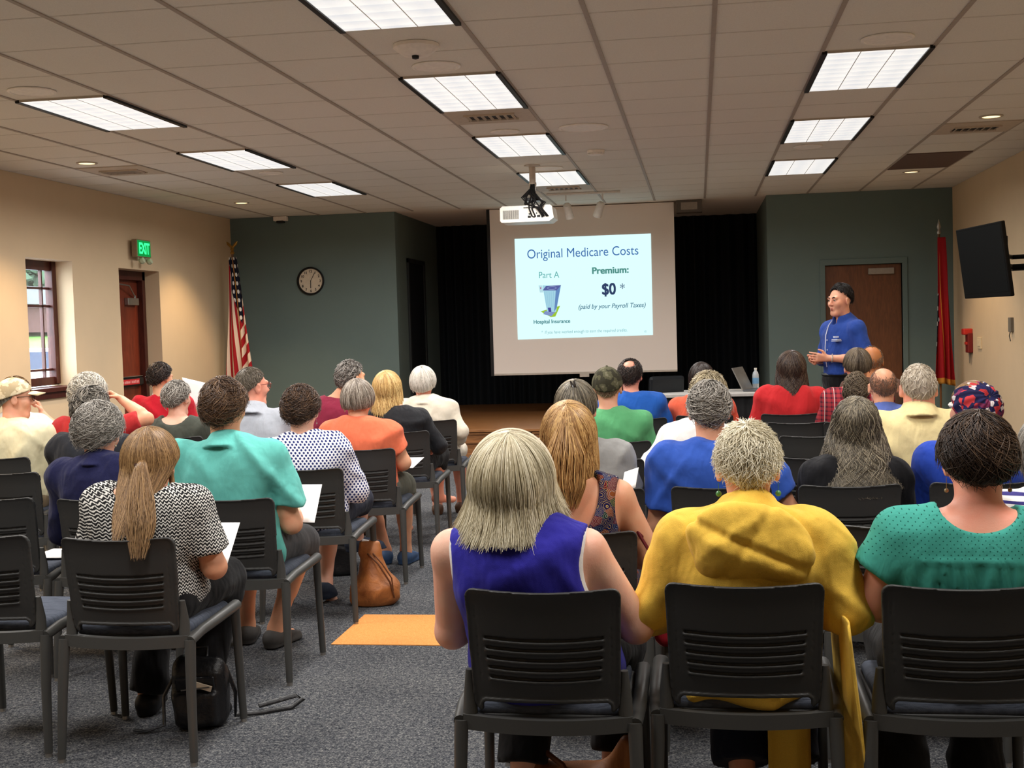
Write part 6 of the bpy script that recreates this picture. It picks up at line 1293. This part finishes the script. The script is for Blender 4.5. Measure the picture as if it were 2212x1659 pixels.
# tan bucket bag
bg_ = thing('handbag', 'tan leather bucket bag standing on the carpet beside the aisle chairs', 'bag', (-1.80, 6.57, 0), .2)
t = NT('tan_leather'); v = t.obj(); n1 = t.noise(v, 12, 4, .6, 1); n2 = t.noise(v, 300, 2); t.bump(t.math('ADD', n1, t.math('MULTIPLY', n2, .1)), .5, .012); M_tan = t.set(t.ramp(n1, [(.3, lin((126, 72, 34))), (.7, lin((178, 112, 60)))]), .5, .35)
q = SDF(axis_pts(-.2, .2, .007), axis_pts(-.16, .16, .007), axis_pts(-.02, .40, .007))
q.bx((0, 0, .07), (.125, .085, .068), .05, 0); q.rc((0, 0, .1), (-.01, 0, .28), .115, .05, .06); q.bx((-.02, 0, .315), (.055, .018, .035), .012, .04); q.folds(4, .004, 36); q.cutplane((0, 0, .002), (0, 0, -1)); link('bag_body', q.nets('bag_body'), M_tan, bg_)
m = MB(); m.tube([(-.03, -.05, .29), (.03, -.10, .24), (.09, -.112, .14), (.11, -.09, .05)], .005, 6); m.tube([(.0, -.05, .29), (.05, -.095, .24), (.10, -.105, .16), (.105, -.10, .09)], .004, 6); m.build('strap', flat('dark_tan', (92, 52, 28)), bg_, True)
m = MB(); m.box((-.025, 0, .345), (.08, .02, .02), rot(0, 0, .3), .005); m.build('contents_paper', M_pap, bg_)
m = MB(); m.lathe([(.008, 0), (.006, .004), (.0001, .005)], (-.123, -.02, .1), 12, rot(0, 0, -PI/2)); m.build('stud', M_chrome, bg_)
# black mini backpack with straps
bp = thing('backpack', 'small black leather backpack with straps lying by the ponytail woman\'s chair', 'bag', (-1.945, 4.50, 0), .15)
M_bk = flat('black_leather', (22, 22, 24), .4, .4, 0, .1, 60, .3)
q = SDF(axis_pts(-.18, .18, .007), axis_pts(-.14, .14, .007), axis_pts(-.02, .34, .007)); q.bx((0, 0, .12), (.105, .065, .125), .045, 0); q.bx((0, -.065, .085), (.085, .03, .07), .025, .012); q.rc((-.06, 0, .235), (.06, 0, .235), .035, .035, .03); q.folds(6, .003, 40); q.cutplane((0, 0, .002), (0, 0, -1)); link('bag_body', q.nets('bag_body'), M_bk, bp)
m = MB(); m.box((.0, -.082, .185), (.15, .014, .055), rot(0, .35, 0), .005); m.build('flap', M_bk, bp); m = MB(); m.tube([(-.05, -.098, .165), (.06, -.098, .175)], .003, 6); m.build('zip', M_chrome, bp)
m = MB(); m.box((.03, -.095, .178), (.075, .006, .022), rot(0, .2, .35)); m.build('paper_edge', flat('note_cream', (214, 200, 178)), bp)
m = MB(); m.tube([(-.02, 0, .26), (-.02, .02, .30), (.03, .02, .30), (.03, 0, .26)], .007, 8); m.build('top_handle', M_bk, bp, True)
for s, pth in ((-1, [(-.09, .03, .22), (-.14, -.02, .12), (-.13, -.06, .02), (-.19, -.09, .008), (-.24, -.08, .012)]), (1, [(.09, .04, .22), (.13, .02, .12), (.12, .05, .02), (.2, .10, .01), (.32, .16, .01), (.36, .2, .03), (.33, .2, .045), (.2, .11, .035)])): m = MB(); m.tube(pth, .011, 8, True, .45); m.build('strap', M_bk, bp, True)
# brown slouchy bag under the blue top woman's chair
hb = thing('handbag', 'brown slouchy shoulder bag on the floor under the royal blue top woman\'s chair', 'bag', (-.38, 3.66, 0), 0)
q = SDF(axis_pts(-.24, .24, .008), axis_pts(-.14, .14, .008), axis_pts(-.02, .34, .008)); q.bx((0, 0, .09), (.17, .09, .09), .06, 0); q.rc((-.13, 0, .13), (-.15, 0, .19), .05, .03, .04); q.rc((.11, 0, .13), (.15, .0, .25), .06, .03, .05); q.folds(8, .005, 30); q.cutplane((0, 0, .002), (0, 0, -1)); link('bag_body', q.nets('bag_body'), M_tan, hb)
m = MB(); m.tube([(-.15, 0, .2), (-.1, -.03, .23), (-.05, -.05, .2), (-.02, -.06, .14)], .009, 8); m.build('strap', flat('dark_tan', (92, 52, 28)), hb, True); m = MB(); a_ = np.linspace(0, 2*PI, 15); m.tube([(-.15+.014*math.cos(a), -.01, .2+.014*math.sin(a)) for a in a_], .003, 6, False); m.build('ring', M_chrome, hb, True)
# red patterned fabric bag at the floral woman's right side
rb = thing('fabric_bag', 'red fabric bag with pale blossoms beside the floral sundress chair', 'bag', (-.135, 4.36, 0))
def f_red(t, x, y, z, v):
    a = vor(t, v, 16); c = t.n('ShaderNodeSeparateColor'); t.l(a.outputs['Color'], c.inputs[0]); bl = t.math('MULTIPLY', t.math('LESS_THAN', a.outputs['Distance'], .36), t.math('GREATER_THAN', c.outputs[0], .5)); return t.mix(bl, lin((120, 18, 28)), lin((226, 180, 170)))
q = SDF(axis_pts(-.09, .09, .007), axis_pts(-.14, .14, .008), axis_pts(.2, .7, .007)); q.bx((0, 0, .5), (.035, .10, .11), .03, 0); q.rc((0, 0, .6), (-.01, 0, .64), .03, .02, .04); q.folds(3, .004, 40); link('bag_body', q.nets('bag_body'), pat('red_blossom_print', f_red), rb)
m = MB(); m.tube([(0, -.06, .6), (-.05, -.08, .72), (-.09, -.05, .78), (-.05, .04, .72), (0, .06, .6)], .006, 6); m.build('handle', flat('dark_red', (96, 20, 26)), rb, True)

kb = thing('handbag', 'small black handbag on the floor under the dotted blouse woman\'s chair front', 'bag', (-2.25, 7.35, 0), .3)
q = SDF(axis_pts(-.16, .16, .009), axis_pts(-.1, .1, .009), axis_pts(-.02, .26, .009)); q.bx((0, 0, .1), (.12, .055, .1), .035, 0); q.folds(5, .003, 40); q.cutplane((0, 0, .002), (0, 0, -1)); link('bag_body', q.nets('bag_body'), M_bk, kb)
m = MB(); m.tube([(-.08, 0, .19), (-.06, 0, .27), (.06, 0, .27), (.08, 0, .19)], .006, 8); m.build('handle', M_bk, kb, True)
